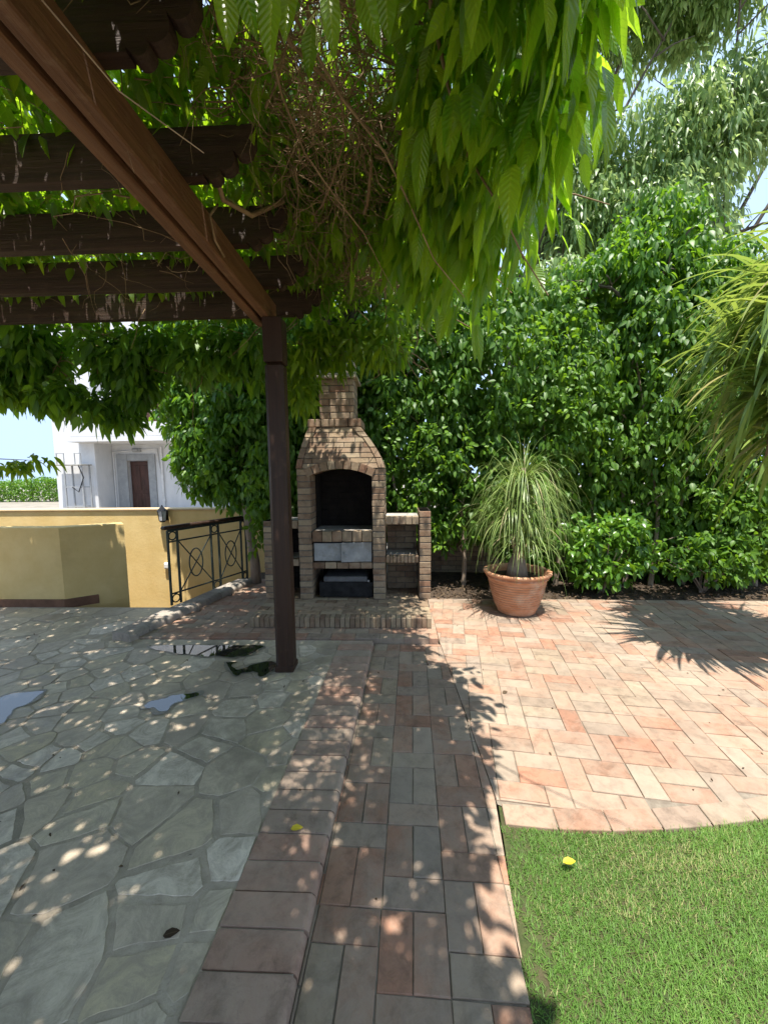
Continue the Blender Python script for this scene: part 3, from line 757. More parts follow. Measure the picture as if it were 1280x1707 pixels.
# slanting edge bricks that frame the hood front
for (xb, xt, sg) in ((bx0, tx0, 1), (bx1, tx1, -1)):
    m_ = 4
    for i in range(m_):
        t0, t1 = i / m_ + .012, (i + 1) / m_ - .012
        p0 = Vector((hx_(xb, xt, t0), lerp(BY, hy, t0) - .012, lerp(z0h, z1h, t0))); p1 = Vector((hx_(xb, xt, t1), lerp(BY, hy, t1) - .012, lerp(z0h, z1h, t1)))
        q = Vector((sg * (rim - .002), 0, 0)); dp = Vector((0, .1, 0))
        hood.rnd().add([p0, p0 + q, p0 + q + dp, p0 + dp, p1, p1 + q, p1 + q + dp, p1 + dp], [(0, 1, 2, 3), (4, 5, 6, 7), (0, 1, 5, 4), (1, 2, 6, 5), (2, 3, 7, 6), (3, 0, 4, 7)])
ho = hood.build('hood', MT['bbq'], bb); core.build('mortar', MT['mortar'], ho)
# arch of voussoirs over the opening, slightly proud
arch = MB(); ax0, ax1 = xL1 - .03, xR0 + .01; amid = (ax0 + ax1) / 2; half = (ax1 - ax0) / 2; sag = .085
zsp = fz(795); rad = (half * half + sag * sag) / (2 * sag); zc0 = zsp + sag - rad; th = math.asin(half / rad); nv_ = 9
for i in range(nv_):
    a0, a1 = -th + 2 * th * i / nv_ + .006, -th + 2 * th * (i + 1) / nv_ - .006; vs = []
    for yy in (BY - .012, BY + .2):
        for (aa, rr_) in ((a0, rad), (a1, rad), (a1, rad + .085), (a0, rad + .085)): vs.append((amid + rr_ * math.sin(aa), yy, zc0 + rr_ * math.cos(aa)))
    arch.rnd().add(vs, [(0, 1, 2, 3), (4, 5, 6, 7), (0, 1, 5, 4), (1, 2, 6, 5), (2, 3, 7, 6), (3, 0, 4, 7)])
ar = arch.build('arch', MT['bbq'], bb)
am = MB(); vs = []; N = 14
for yy in (BY + .004, BY + .19):
    for i in range(N + 1):
        aa = -th + 2 * th * i / N; vs.append((amid + (rad + .004) * math.sin(aa), yy, zc0 + (rad + .004) * math.cos(aa)))
    for i in range(N + 1):
        aa = th - 2 * th * i / N; vs.append((amid + (rad + .08) * math.sin(aa), yy, zc0 + (rad + .08) * math.cos(aa)))
K = 2 * (N + 1)
fs = []
for i in range(N): fs += [(i, i + 1, K - 2 - i, K - 1 - i), (K + i, K + i + 1, 2 * K - 2 - i, 2 * K - 1 - i), (i, i + 1, K + i + 1, K + i)]
am.add(vs, fs, False); am.build('mortar', MT['mortar'], ar)
# shoulder course and chimney
band = MB(); zb0, zb1 = z1h, fz(698, hy)
nb = 4
for k in range(1):
    for i in range(nb): brick(band, lerp(tx0 - .012, tx1 + .012, i / nb), lerp(tx0 - .012, tx1 + .012, (i + 1) / nb), hy - .015, hy + .12, zb0 + .001, zb1)
    band.rnd().box(tx0 - .012, tx1 + .012, hy + .125, ty1 + .01, zb0 + .004, zb1 - .004, .005)
band.build('shoulder_course', MT['bbq'], bb)
cy0 = BY + .17; cx0, cx1 = fx(535, cy0), fx(593, cy0); cy1 = cy0 + .38
zt = fz(631, cy0); chm = MB(); n = max(1, round((zt - zb1) / .068)); h = (zt - zb1) / n
for k in range(n):
    a_, b_ = zb1 + k * h, zb1 + (k + 1) * h; e = random.uniform(-.002, .002)
    xs = [cx0, lerp(cx0, cx1, .55), cx1] if k % 2 else [cx0, lerp(cx0, cx1, .3), lerp(cx0, cx1, .86), cx1]
    for i in range(len(xs) - 1): brick(chm, xs[i] + e, xs[i + 1] + e, cy0, cy0 + .1, a_, b_)
    for (xa, xb) in ((cx0, cx0 + .1), (cx1 - .1, cx1)):
        ys = [cy0 + .105, cy0 + .26, cy1] if k % 2 else [cy0 + .105, cy0 + .18, cy1]
        for i in range(len(ys) - 1): brick(chm, xa + e, xb + e, ys[i] + .003, ys[i + 1] - .003, a_, b_)
co_ = chm.build('chimney', MT['bbq'], bb)
c = MB(); c.box(cx0 + .007, cx1 - .007, cy0 + .008, cy1 - .008, zb1 + .002, zt - .002, .001); c.build('mortar', MT['mortar'], co_)
cap = MB(); cap.box(cx0 - .035, cx1 + .035, cy0 - .035, cy1 + .035, zt, zt + .03, .006)
cap.box(cx0 + .0, cx1 - .0, cy0 + .0, cy1 - .0, zt + .031, zt + .06, .01)
zc2 = zt + .06; 
for (xa, xb) in ((cx0 + .01, cx0 + .1), (cx1 - .1, cx1 - .01)): cap.box(xa, xb, cy0 + .03, cy1 - .03, zc2 + .001, zc2 + .15, .008)
vs = []; mx_ = (cx0 + cx1) / 2; hw = (cx1 - cx0) / 2
prof = [(-hw, 0), (hw, 0), (hw * .85, .05), (hw * .35, .12), (-hw * .35, .12), (-hw * .85, .05)]
vs = [(mx_ + a_, cy0 + .01, zc2 + .152 + b_) for a_, b_ in prof] + [(mx_ + a_, cy1 - .01, zc2 + .152 + b_) for a_, b_ in prof]
cap.add(vs, [tuple(range(6)), tuple(range(6, 12))] + [(i, (i + 1) % 6, 6 + (i + 1) % 6, 6 + i) for i in range(6)])
cap.build('chimney_cap', MT['cement'], bb)
# plinth with a soldier course on the front
py0 = gp(560, 1047, PZ).y; px0, px1 = fx(405, py0), fx(720, py0)
pl = MB(); N = 36; w_ = (px1 - px0) / N
for i in range(N): brick(pl, px0 + i * w_, px0 + (i + 1) * w_, py0, py0 + .1, PZ, z_b - .002, .0025)
y = py0 + .103; row = 0
while y < BY + .7:
    x = px0 - (.11 if row % 2 else 0)
    while x < px1 - .01:
        a_, b_ = max(x, px0), min(x + .218, px1)
        if b_ - a_ > .02: pl.rnd().box(a_ + .002, b_ - .002, y + .002, y + .104, z_b - .03, z_b - .003 + random.uniform(-.0015, .0015), .003)
        x += .22
    y += .108; row += 1
plo = pl.build('plinth', MT['bbq'], bb)
c = MB(); c.box(px0 + .006, px1 - .006, py0 + .012, BY + .7, PZ - .01, z_b - .012, .001); c.build('mortar', MT['mortar'], plo)
# black metal grill box stored in the bottom bay
gx0, gx1 = fx(526), fx(620) - .01
bxo = thing('metal_box', 'black metal grill box with loose lid stored in the bottom bay of the barbecue', 'box', ((gx0 + gx1) / 2, BY + .25, z_b))
g = MB(); g.box(gx0, gx1 - .0, BY + .05, BY + .42, z_b + .012, fz(972), .006); g.box(gx0 + .03, gx0 + .06, BY + .08, BY + .4, z_b, z_b + .012, .001); g.box(gx1 - .06, gx1 - .03, BY + .08, BY + .4, z_b, z_b + .012, .001); g.build('body', MT['blackmetal'], bxo)
Ml = Matrix.Translation((0, 0, 0))
g = MB(); g.box(gx0 + .05, gx1 - .06, BY + .045, BY + .40, fz(972) + .001, fz(963), .006); g.build('lid', mat('grimy lid', (.10, .10, .105), (.17, .17, .175), 7, .4, .2, metal=.4), bxo)
g = MB(); g.tube([(gx1 - .045, BY + .05, fz(970)), (gx1 - .045, BY + .03, fz(970))], .012, 12); g.build('knob', MT['steel'], bxo)

# ------------------------------------------------------------------ pergola
pg = thing('pergola', 'dark brown timber pergola of double beam, square post and scroll-ended rafters', 'pergola', (-.95, 2.9, TZ))
pb_ = gp(474, 1121, TZ)
PX0, PX1 = pb_.x - .066, pb_.x + .066; PYf = pb_.y; PY1 = PYf + .132
ZB = 2.585; BXa, BXb = -1.03, -.885
def post(x0, x1, y0, y1):
    b = MB(); b.box(x0, x1, y0, y1, TZ - .01, ZB - .3, .024); b.box(x0 - .001, x1 + .001, y0 - .001, y1 + .001, ZB - .2995, ZB, .004)
    b.box(x0 - .005, x1 + .005, y0 - .005, y1 + .005, TZ, TZ + .045, .006); return b
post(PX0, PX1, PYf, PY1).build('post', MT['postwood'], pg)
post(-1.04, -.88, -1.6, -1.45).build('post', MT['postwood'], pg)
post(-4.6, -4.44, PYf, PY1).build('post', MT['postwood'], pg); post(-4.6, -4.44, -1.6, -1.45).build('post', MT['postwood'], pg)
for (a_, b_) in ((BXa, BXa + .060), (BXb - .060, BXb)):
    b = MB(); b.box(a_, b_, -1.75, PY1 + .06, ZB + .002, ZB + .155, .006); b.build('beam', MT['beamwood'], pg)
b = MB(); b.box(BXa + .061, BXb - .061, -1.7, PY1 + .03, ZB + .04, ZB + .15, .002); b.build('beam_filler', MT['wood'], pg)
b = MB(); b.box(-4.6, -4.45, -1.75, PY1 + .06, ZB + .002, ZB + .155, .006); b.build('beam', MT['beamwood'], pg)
ZR = ZB + .157; RH = .19; TH = .05
def rafter(y, dx=0):
    prof = [(-4.9, ZR), (-.80, ZR)]
    def arc(cx_, cz, r, a0, a1, n=6):
        return [(cx_ + r * math.cos(R(a0 + (a1 - a0) * i / n)), cz + r * math.sin(R(a0 + (a1 - a0) * i / n))) for i in range(n + 1)]
    prof += [(-.80, ZR + .012)] + arc(-.80 + .035, ZR + .02, .035, 250, 360)[0:] + arc(-.71, ZR + .065, .045, 215, 360, 7) + arc(-.635, ZR + .115, .04, 200, 350, 6)
    prof += [(-.585, ZR + .125), (-.585, ZR + RH), (-4.9, ZR + RH)]
    prof = [(x + dx if x > -1 else x, z) for x, z in prof]
    n = len(prof); m_ = MB()
    vs = [(x, y - TH / 2, z) for x, z in prof] + [(x, y + TH / 2, z) for x, z in prof]
    fs = [tuple(range(n)), tuple(reversed(range(n, 2 * n)))] + [(i, i + n, (i + 1) % n + n, (i + 1) % n) for i in range(n)]
    m_.add(vs, fs, False)
    return m_.build('rafter', MT['wood'], pg)
ry = [gp_ for gp_ in (1.265, 1.745, 2.225, 2.70, 3.17)]
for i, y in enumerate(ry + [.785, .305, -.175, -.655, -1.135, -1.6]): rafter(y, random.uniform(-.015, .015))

# ------------------------------------------------------------------ yellow walls, lantern, railing
yw = thing('parapet_wall', 'shaded low ochre wall with angled end and red brown skirting beside the terrace', 'wall', (-4.5, 4.35, TZ))
c0 = gp(110, 1011, TZ); zt_ = at(60, 880, c0.y).z
e0 = at(212, 940, c0.y + .38)
th_ = .16
pl_ = [(-9, c0.y), (c0.x, c0.y), (e0.x, e0.y), (e0.x - .11, e0.y + .12), (c0.x - .1, c0.y + .17), (-9, c0.y + .17)]
b = MB(); b.prism(pl_, -1.2, zt_, .012); b.build('wall', MT['yellow'], yw)
sk1 = at(165, 990, c0.y + .2)
pl_ = [(-9, c0.y - .02), (c0.x + .008, c0.y - .02), (sk1.x + .014, sk1.y - .014), (sk1.x, sk1.y), (c0.x, c0.y - .002), (-9, c0.y - .002)]
b = MB(); b.prism(pl_, TZ - .02, TZ + .085, .006); b.build('skirting', MT['skirting'], yw)
bw = thing('garden_wall', 'sunlit ochre boundary wall with cap behind the railing', 'wall', (-5, 6.0, 0))
yb_ = 5.95; zt2 = at(200, 848, yb_).z; xr = at(322, 850, yb_).x
b = MB(); b.box(-16, -1.95, yb_, yb_ + .18, -1.9, zt2 - .03, .004); b.build('wall', MT['yellow'], bw)
b = MB(); b.box(-16.02, -1.93, yb_ - .025, yb_ + .2, zt2 - .03, zt2, .008); b.build('cap', mat('ochre cap', (.50, .37, .22), (.56, .42, .24), 4, .85, .2), bw)
# lantern
lp = at(271, 858, yb_ - .09)
ln = thing('wall_lantern', 'small black lantern with frosted panes fixed to the sunlit ochre wall', 'lantern', lp)
def frustum(mb, c, r0, r1, z0, z1, n=6):
    vs = [(c.x + r0 * math.cos(6.283 * k / n), c.y + r0 * math.sin(6.283 * k / n), z0) for k in range(n)] + [(c.x + r1 * math.cos(6.283 * k / n), c.y + r1 * math.sin(6.283 * k / n), z1) for k in range(n)]
    mb.add(vs, [tuple(range(n)), tuple(range(n, 2 * n))] + [(k, (k + 1) % n, n + (k + 1) % n, n + k) for k in range(n)])
g = MB(); frustum(g, lp, .05, .068, lp.z - .09, lp.z + .06); g.build('glass', MT['lampglass'], ln)
g = MB(); frustum(g, lp, .085, .02, lp.z + .061, lp.z + .125); frustum(g, lp, .018, .008, lp.z + .126, lp.z + .15)
frustum(g, lp, .035, .055, lp.z - .115, lp.z - .091)
for k in range(6):
    an = 6.283 * k / 6; g.bar((lp.x + .053 * math.cos(an), lp.y + .053 * math.sin(an), lp.z - .09), (lp.x + .071 * math.cos(an), lp.y + .071 * math.sin(an), lp.z + .06), .008, .008, .001)
g.box(lp.x - .02, lp.x + .02, lp.y + .05, yb_ - .001, lp.z - .02, lp.z + .01, .004); g.box(lp.x - .04, lp.x + .04, yb_ - .015, yb_ - .001, lp.z - .1, lp.z + .06, .004)
g.build('frame', MT['blackmetal'], ln)
s_ = at(279, 943, yb_ - .03); g = MB(); g.box(s_.x - .045, s_.x + .045, yb_ - .05, yb_ - .001, s_.z - .05, s_.z + .05, .01); g.box(s_.x - .03, s_.x + .03, yb_ - .058, yb_ - .051, s_.z - .03, s_.z + .03, .004)
tag(g.build('outlet_box', MT['pipe']), 'small pale outlet box low on the ochre wall behind the railing', 'outlet box')

# railing
r0, r1 = gp(287, 1009, TZ + .003), gp(413, 966, TZ + .003); LR = (r1 - r0).length; rd = (r1 - r0).normalized(); RHt = at(276, 881, r0.y).z
rl = thing('iron_railing', 'dark green iron railing with crossed bars, rings and brown handrail above the stairwell', 'railing', r0)
def rp(u, z): return r0 + rd * u + Vector((0, 0, z))
top = RHt - .03 - TZ
def vbar(u): MB().bar(rp(u, 0), rp(u, top), .022, .022).build('baluster', MT['iron'], rl)
us = [0, .10, .52, .61, LR - .07, LR]
us = [0, .12, LR * .50, LR * .60, LR - .09, LR]
for u in us: vbar(u)
MB().bar(rp(0, top), rp(LR, top), .02, .03).build('top_rail', MT['iron'], rl)
MB().bar(rp(.0, top - .13), rp(LR, top - .13), .012, .018).build('cross_rail', MT['iron'], rl)
MB().bar(rp(.0, .13), rp(LR, .13), .012, .018).build('cross_rail', MT['iron'], rl)
def ring(uc, zc_, ru, rz_, nm='ring'):
    pts_ = [rp(uc + ru * math.cos(k / 28 * 6.2832), zc_ + rz_ * math.sin(k / 28 * 6.2832)) for k in range(29)]
    MB().tube(pts_, .008, 6, caps=False).build(nm, MT['iron'], rl, smooth=True)
for (a_, b_) in ((us[1], us[2]), (us[3], us[4])):
    MB().bar(rp(a_, .13), rp(b_, top - .13), .012, .012).build('diagonal_bar', MT['iron'], rl)
    q0, q1 = rp(a_, top - .13), rp(b_, .13); off = Vector((rd.y, -rd.x, 0)) * .012
    MB().bar(q0 + off, q1 + off, .012, .012).build('diagonal_bar', MT['iron'], rl)
    ring((a_ + b_) / 2, top / 2, .095, .17)
for (a_, b_) in ((us[0], us[1]), (us[2], us[3]), (us[4], us[5])):
    ring((a_ + b_) / 2, top - .065, (b_ - a_) / 2 - .012, .045); ring((a_ + b_) / 2, .068, (b_ - a_) / 2 - .012, .045)
MB().bar(rp(-.06, top + .035), rp(LR + .05, top + .035), .075, .04, .014).build('handrail', MT['postwood'], rl)

# ------------------------------------------------------------------ house across the way
HY = 17.0
hs_ = thing('white_house', 'white rendered house with canopy, balcony and brown door beyond the ochre wall', 'house', (-11, HY, 0))
hx0 = at(95, 800, HY - 1.0).x; hx1 = at(162, 800, HY - 1.0).x; hxr = -6.0
b = MB(); b.box(hx0, hx1, HY - 1, HY + 7, -.1, 8.5, .01); b.build('wing', MT['white'], hs_)
dl, dr = at(214, 800, HY).x, at(251, 800, HY).x; dt = at(232, 768, HY).z
b = MB(); b.box(hx1 + .003, dl, HY, HY + .3, -.1, dt, .005); b.box(dr, hxr, HY, HY + .3, -.1, dt, .005); b.box(hx1 + .003, hxr, HY, HY + .3, dt + .002, 8.5, .005)
b.box(hx1 + .003, hxr, HY + 1.5, HY + 7, -.1, 8.49, .005); b.build('wall', MT['white'], hs_)
b = MB(); b.box(dl + .05, dr - .02, HY + .15, HY + .2, -.05, dt - .02, .004)
for k in range(2): b.box(lerp(dl, dr, .15 + .42 * k), lerp(dl, dr, .48 + .42 * k), HY + .13, HY + .149, .9, dt - .2, .01); b.box(lerp(dl, dr, .15 + .42 * k), lerp(dl, dr, .48 + .42 * k), HY + .13, HY + .149, .1, .75, .01)
b.build('door', MT['doorwood'], hs_)
ft = at(232, 757, HY).z; fl_, fr_ = at(198, 800, HY).x, at(262, 800, HY).x
b = MB(); b.box(fl_, dl + .04, HY - .06, HY - .003, -.05, ft, .01); b.box(dr - .03, fr_, HY - .06, HY - .003, -.05, ft, .01); b.box(dl + .041, dr - .031, HY - .06, HY - .003, dt + .0, ft, .01); b.build('door_frame', MT['greyframe'], hs_)
cz0 = at(200, 737, HY - 1.3).z
b = MB(); b.box(at(112, 740, HY - 1.6).x, hxr, HY - 1.6, HY - 1.003, cz0 + .01, cz0 + .2, .01); b.box(hx1 + .003, hxr, HY - 1.0, HY - .003, cz0, cz0 + .195, .01)
b.build('canopy', MT['white'], hs_)
b = MB(); b.box(hx1 - .5, hxr, HY - 1.6, HY - 1.48, cz0 + .203, cz0 + .75, .01); b.build('balcony_wall', MT['white'], hs_)
b = MB()
for k in range(24): xk = hx1 - .45 + k * .3; b.bar((xk, HY - 1.54, cz0 + .75), (xk, HY - 1.54, cz0 + 1.2), .02, .02)
b.bar((hx1 - .5, HY - 1.54, cz0 + 1.2), (hxr, HY - 1.54, cz0 + 1.2), .04, .04); b.build('balcony_rail', MT['greyframe'], hs_)
b = MB(); b.box(hx1 + 1.5, hx1 + 3.2, HY - .04, HY - .003, cz0 + 1.0, cz0 + 2.6, .01); b.build('window', MT['doorwood'], hs_)
lq = at(227, 751, HY - .1); b = MB(); b.box(lq.x - .2, lq.x + .2, HY - .12, HY - .003, lq.z - .06, lq.z + .1, .03); b.box(lq.x - .12, lq.x + .12, HY - .22, HY - .121, lq.z - .04, lq.z + .07, .03); b.build('porch_lamp', MT['greyframe'], hs_)
b = MB(); xq = at(273, 800, HY).x; b.tube([(xq, HY - .06, 0), (xq, HY - .06, 2.8)], .05, 8); b.tube([(fl_ - .12, HY - .05, 0), (fl_ - .12, HY - .05, ft + .1), (fr_ + .1, HY - .05, ft + .22), (fr_ + .35, HY - .05, .4)], .03, 6)
b.tube([(hx1 - .55, HY - 1.05, 0), (hx1 - .6, HY - 1.05, 1.4)], .03, 6); b.build('pipe', MT['pipe'], hs_)
q_ = at(164, 828, HY - .1); b = MB(); b.box(q_.x - .1, q_.x + .45, HY - .15, HY - .003, q_.z - .3, q_.z + .25, .04); b.build('meter_box', MT['pipe'], hs_)
# metal bracket frame beside the house
FY = HY - 1.6; fr0 = at(110, 840, FY)
mf = thing('metal_stand', 'thin metal stand with an empty bracket tray against the white house', 'stand', (fr0.x, FY, 0))
b = MB(); xa, xb = at(109, 800, FY).x, at(138, 800, FY).x; zt3 = at(120, 776, FY).z
for yy in (FY, FY + .4):
    for xx in (xa, xb): b.bar((xx, yy, -.05), (xx, yy, zt3), .05, .05)
for zz in (.3, 1.1): b.bar((xa, FY, zz), (xb, FY, zz), .04, .04); b.bar((xa, FY + .4, zz), (xb, FY + .4, zz), .04, .04)
b.build('leg', MT['greyframe'], mf)
b = MB(); b.box(at(84, 800, FY).x, xb + .05, FY - .05, FY + .5, zt3 + .002, zt3 + .05, .005); b.build('tray', MT['slab'], mf)
zz = at(120, 756, FY).z
for pa_, pz_ in ((98, 110), (128, 138)):
    b = MB(); u0_, u1_ = at(pa_, 800, FY).x, at(pz_, 800, FY).x
    b.bar((u0_, FY, zt3 + .05), (u0_, FY, zz), .03, .03); b.bar((u1_, FY, zt3 + .05), (u1_, FY, zz), .03, .03); b.bar((u0_ - .015, FY, zz + .005), (u1_ + .015, FY, zz + .005), .03, .03)
    b.build('bracket', MT['greyframe'], mf)
b = MB(); b.tube([(xb - .1, FY - .03, zt3), (xb + .1, FY - .05, 1.5), (xb - .15, FY - .05, .9), (xb - .4, FY - .05, 1.1)], .02, 6); b.build('cable', MT['blackmetal'], mf)

# far clipped hedge on the left and two distant palms
n = 16000; x_ = rng.uniform(-34, -17.4, n); z_ = rng.uniform(0, 1, n) ** .8
ht_ = 1.42 + .1 * np.sin(x_ * 1.3) + .07 * np.sin(x_ * 4)
pos = np.stack([x_, 24 + rng.uniform(0, 1.0, n), z_ * ht_], 1)
fh = thing('far_hedge', 'pale green clipped hedge in the sun far off at the left edge', 'hedge', (-24, 24, 0))
leaves('foliage', pos, rng.normal(size=(n, 3)), rng.normal(size=(n, 3)) + [0, -.6, .6], rng.uniform(.10, .2, n), rng.uniform(.06, .1, n), MT['shrub'], fh, shape='low')
b = MB()
for k in range(14):
    MB().tube([(-33 + k * 1.15, 24.5, -.05), (-33 + k * 1.15, 24.5, 1.2)], .04, 6).build('stem', MT['darkbark'], fh)

# ------------------------------------------------------------------ vegetation
def clumpy(n_cl, per, sampler, r_cl, droop, leaf_l, leaf_w, out_dir, m, parent, name='foliage', shape='oval', tipdown=.6, fold=.25, lnoise=1.0, spread=1.0, flat=1.0, tone=None, size=.0):
    cc = sampler(n_cl); n = len(cc) * per
    C_ = np.repeat(cc, per, axis=0); off = rng.normal(size=(n, 3)); off = unit(off) * (rng.random((n, 1)) ** .5) * r_cl; off[:, 2] *= flat
    pos = C_ + off
    tip = off / max(r_cl, 1e-6) * spread + rng.normal(size=(n, 3)) * .35; tip[:, 2] -= tipdown
    nrm = rng.normal(size=(n, 3)) * .55 + np.array(out_dir)[None]
    base = np.repeat(rng.random(len(cc)), per) * .5 + rng.random(n) * .5
    if tone is not None: base = np.clip(base * .55 + tone(pos) * .45, 0, 1)
    ln_ = leaf_l * rng.uniform(.6, 1.25, n); wd_ = leaf_w * rng.uniform(.8, 1.15, n) * ln_ / leaf_l
    return leaves(name, pos, tip, nrm, ln_, wd_, m, parent, shape=shape, droop=droop, fold=fold, rnd=base)

# --- hedge
HD = thing('hedge', 'tall dense dark green glossy-leaved hedge running behind the patio and barbecue', 'hedge', (2.5, 5.2, 0))
def hedge_front(x, z):
    p = np.stack([x, z, x * 0], 1)
    f = 4.95 + .16 * snoise(p, 2.0, 5) + .10 * snoise(p, 5.5, 6) - .12 * np.sin(np.clip((z - .3) / 3.2, 0, 1) * 3.14)
    return f + np.clip(.75 - z, 0, 1) * .25
def hedge_top(x): return 3.75 + .3 * np.sin(x * 1.7) + .25 * np.sin(x * 3.9 + 1) + .1 * np.sin(x * 9)
def hs1(n):
    x = rng.uniform(-1.9, 7.2, n); z = rng.uniform(.06, 4.3, n)
    k = z < hedge_top(x); x, z = x[k], z[k]
    kk = (z > .46 + .12 * np.sin(x * 2.3) + .08 * np.sin(x * 7) - .38 * np.clip((x - 1.5) * 2, 0, 1)) ; x, z = x[kk], z[kk]
    y = hedge_front(x, z) + rng.random(len(x)) ** 1.4 * .6
    q = np.stack([x, y, z], 1); g_ = snoise(q, 6.0, 9); q = q[g_ > -.75]
    return q
clumpy(7600, 9, hs1, .09, .2, .086, .050, (0, -.55, .75), MT['hedge'], HD, tipdown=.75, spread=.8, shape='oval', tone=lambda p_: np.clip(.35 + .4 * snoise(p_, 2.2, 81) + .25 * snoise(p_, 7, 82), 0, 1))
def hs3(n):
    q = hs1(n); q[:, 1] = hedge_front(q[:, 0], q[:, 2]) - rng.uniform(.02, .14, len(q)); return q[snoise(q, 3.0, 83) > .1]
clumpy(1500, 8, hs3, .075, .15, .07, .042, (0, -.45, .85), MT['hedge'], HD, name='young_shoots', tipdown=.25, spread=1.3, tone=lambda p_: np.full(len(p_), 1.0))
def hs2(n):
    x = rng.uniform(-2.0, 7.6, n); z = rng.uniform(.7, 3.9, n); return np.stack([x, 5.55 + rng.uniform(0, .25, n), z], 1)
clumpy(1900, 14, hs2, .16, .2, .14, .095, (0, -1, .2), MT['hedge'], HD, name='inner_foliage', tipdown=.5)
b = MB()
for x in np.arange(-1.7, 7.4, .42):
    x += random.uniform(-.1, .1); y = 5.15 + random.uniform(-.08, .12)
    b = MB(); pts_ = [(x, y, -.05), (x + random.uniform(-.04, .04), y, .35), (x + random.uniform(-.1, .1), y + .05, .9), (x + random.uniform(-.2, .2), y + .15, 2.0), (x + random.uniform(-.3, .3), y + .2, 3.4)]
    b.tube(pts_, [.035, .028, .024, .016, .006], 7)
    for k in range(5):
        z0_ = .4 + k * .55; p_ = Vector((x, y + .05 + z0_ * .04, z0_)); b.tube([p_, p_ + Vector((random.uniform(-.2, .2), -.12, .14)), p_ + Vector((random.uniform(-.35, .35), -.2, .3))], [.01, .007, .003], 5)
    b.build('stem', MT['bark'], HD)

# low brick boundary wall behind the hedge stems
bwl = MB(); z = -.02; row = 0
while z < .86:
    x = .3 - (.11 if row % 2 else 0)
    while x < 8.4:
        bwl.rnd().box(x + .004, x + .216, 5.8, 5.9, z + .004, z + .066, .004); x += .22
    z += .07; row += 1
bo = thing('brick_wall', 'low dark brick wall half hidden behind the hedge stems', 'wall', (3, 5.8, 0))
bwl.build('bricks', MT['bbq'], bo); c = MB(); c.box(.2, 8.4, 5.806, 5.98, -.05, .9, .002); c.build('mortar', MT['mortar'], bo)

# --- bright shrubs at the foot of the hedge
def shrub(c, r, n_cl, label, group=None, per=10, mm='shrub', ll=.085):
    s_ = thing('shrub', label, 'shrub', (c[0], c[1] + .1, 0), group)
    def smp(n):
        d_ = unit(rng.normal(size=(n, 3))); rr_ = rng.random((n, 1)) ** .45
        return np.array(c)[None] + d_ * rr_ * np.array(r)[None]
    clumpy(n_cl, per, smp, .06, .2, ll, ll * .6, (0, -.4, .9), MT[mm], s_, tipdown=.3, spread=1.0)
    b = MB()
    for k in range(9):
        e = np.array(c) + unit(rng.normal(size=(1, 3)))[0] * np.array(r) * .8
        b.tube([(c[0] + random.uniform(-.04, .04), c[1] + .1, -.03), (lerp(c[0], e[0], .4), lerp(c[1], e[1], .4), c[2] * .6), tuple(e)], [.012, .009, .003], 6)
    b.build('stem', MT['bark'], s_)
    return s_
p_ = at(1015, 925, 4.72); shrub((p_.x, 4.78, .56), (.62, .22, .50), 170, 'bright light green bush at the hedge foot right of the terracotta pot')
p_ = at(1130, 930, 4.85); shrub((p_.x + .35, 4.80, .45), (.8, .22, .32), 130, 'darker low bush at the hedge foot near the right edge', mm='hedge', ll=.08)

# --- ficus tree left of the barbecue
FT = thing('ficus_tree', 'glossy round-crowned ficus tree with a pale slanting trunk between railing and barbecue', 'tree', gp(428, 972, .04))
tb_ = gp(428, 972, .04); tt_ = at(412, 850, tb_.y - .05)
b = MB(); b.tube([tb_ - Vector((0, 0, .06)), tb_ + Vector((-.01, 0, .3)), tt_.lerp(tb_, .4), tt_, at(400, 780, 5.3), at(385, 700, 5.3), at(380, 640, 5.3)], [.075, .062, .056, .055, .045, .03, .015], 10); tr_ = b
for k in range(9):
    s0 = Vector(at(402, 800 - k * 12, 5.3)); e = s0 + Vector((random.uniform(-.8, .8), random.uniform(-.4, .5), random.uniform(.3, .9)))
    b.tube([s0, s0.lerp(e, .5) + Vector((0, 0, .06)), e], [.025, .016, .006], 6)
b.build('trunk', MT['bark'], FT, smooth=True)
def fs1(n):
    out = []
    ells = [(at(400, 740, 5.3), (.85, .55, .85)), (at(345, 760, 5.3), (.45, .4, .62)), (at(330, 670, 5.4), (.55, .5, .9)), (at(420, 640, 5.3), (.9, .6, .9)), (at(300, 610, 5.6), (.45, .5, .7)), (at(360, 560, 5.5), (.95, .6, .9)), (at(450, 780, 5.35), (.5, .4, .75)), (at(480, 700, 5.4), (.5, .4, .9)), (at(420, 830, 5.3), (.42, .35, .2))]
    for c_, r_ in ells:
        k = int(n * r_[0] * r_[2] / 5); d_ = unit(rng.normal(size=(k, 3))); q = np.array(c_)[None] + d_ * (rng.random((k, 1)) ** .3) * np.array(r_)[None]; out.append(q)
    q = np.concatenate(out); q = q[(snoise(q, 5, 21) > -.7) & (q[:, 2] > .95)]
    q = q[~((q[:, 0] > -1.62) & (q[:, 1] < 4.95) & (q[:, 2] < 2.2))]
    return q
clumpy(4800, 10, fs1, .09, .2, .085, .048, (-.1, -.5, .8), MT['ficus'], FT, tipdown=.7)

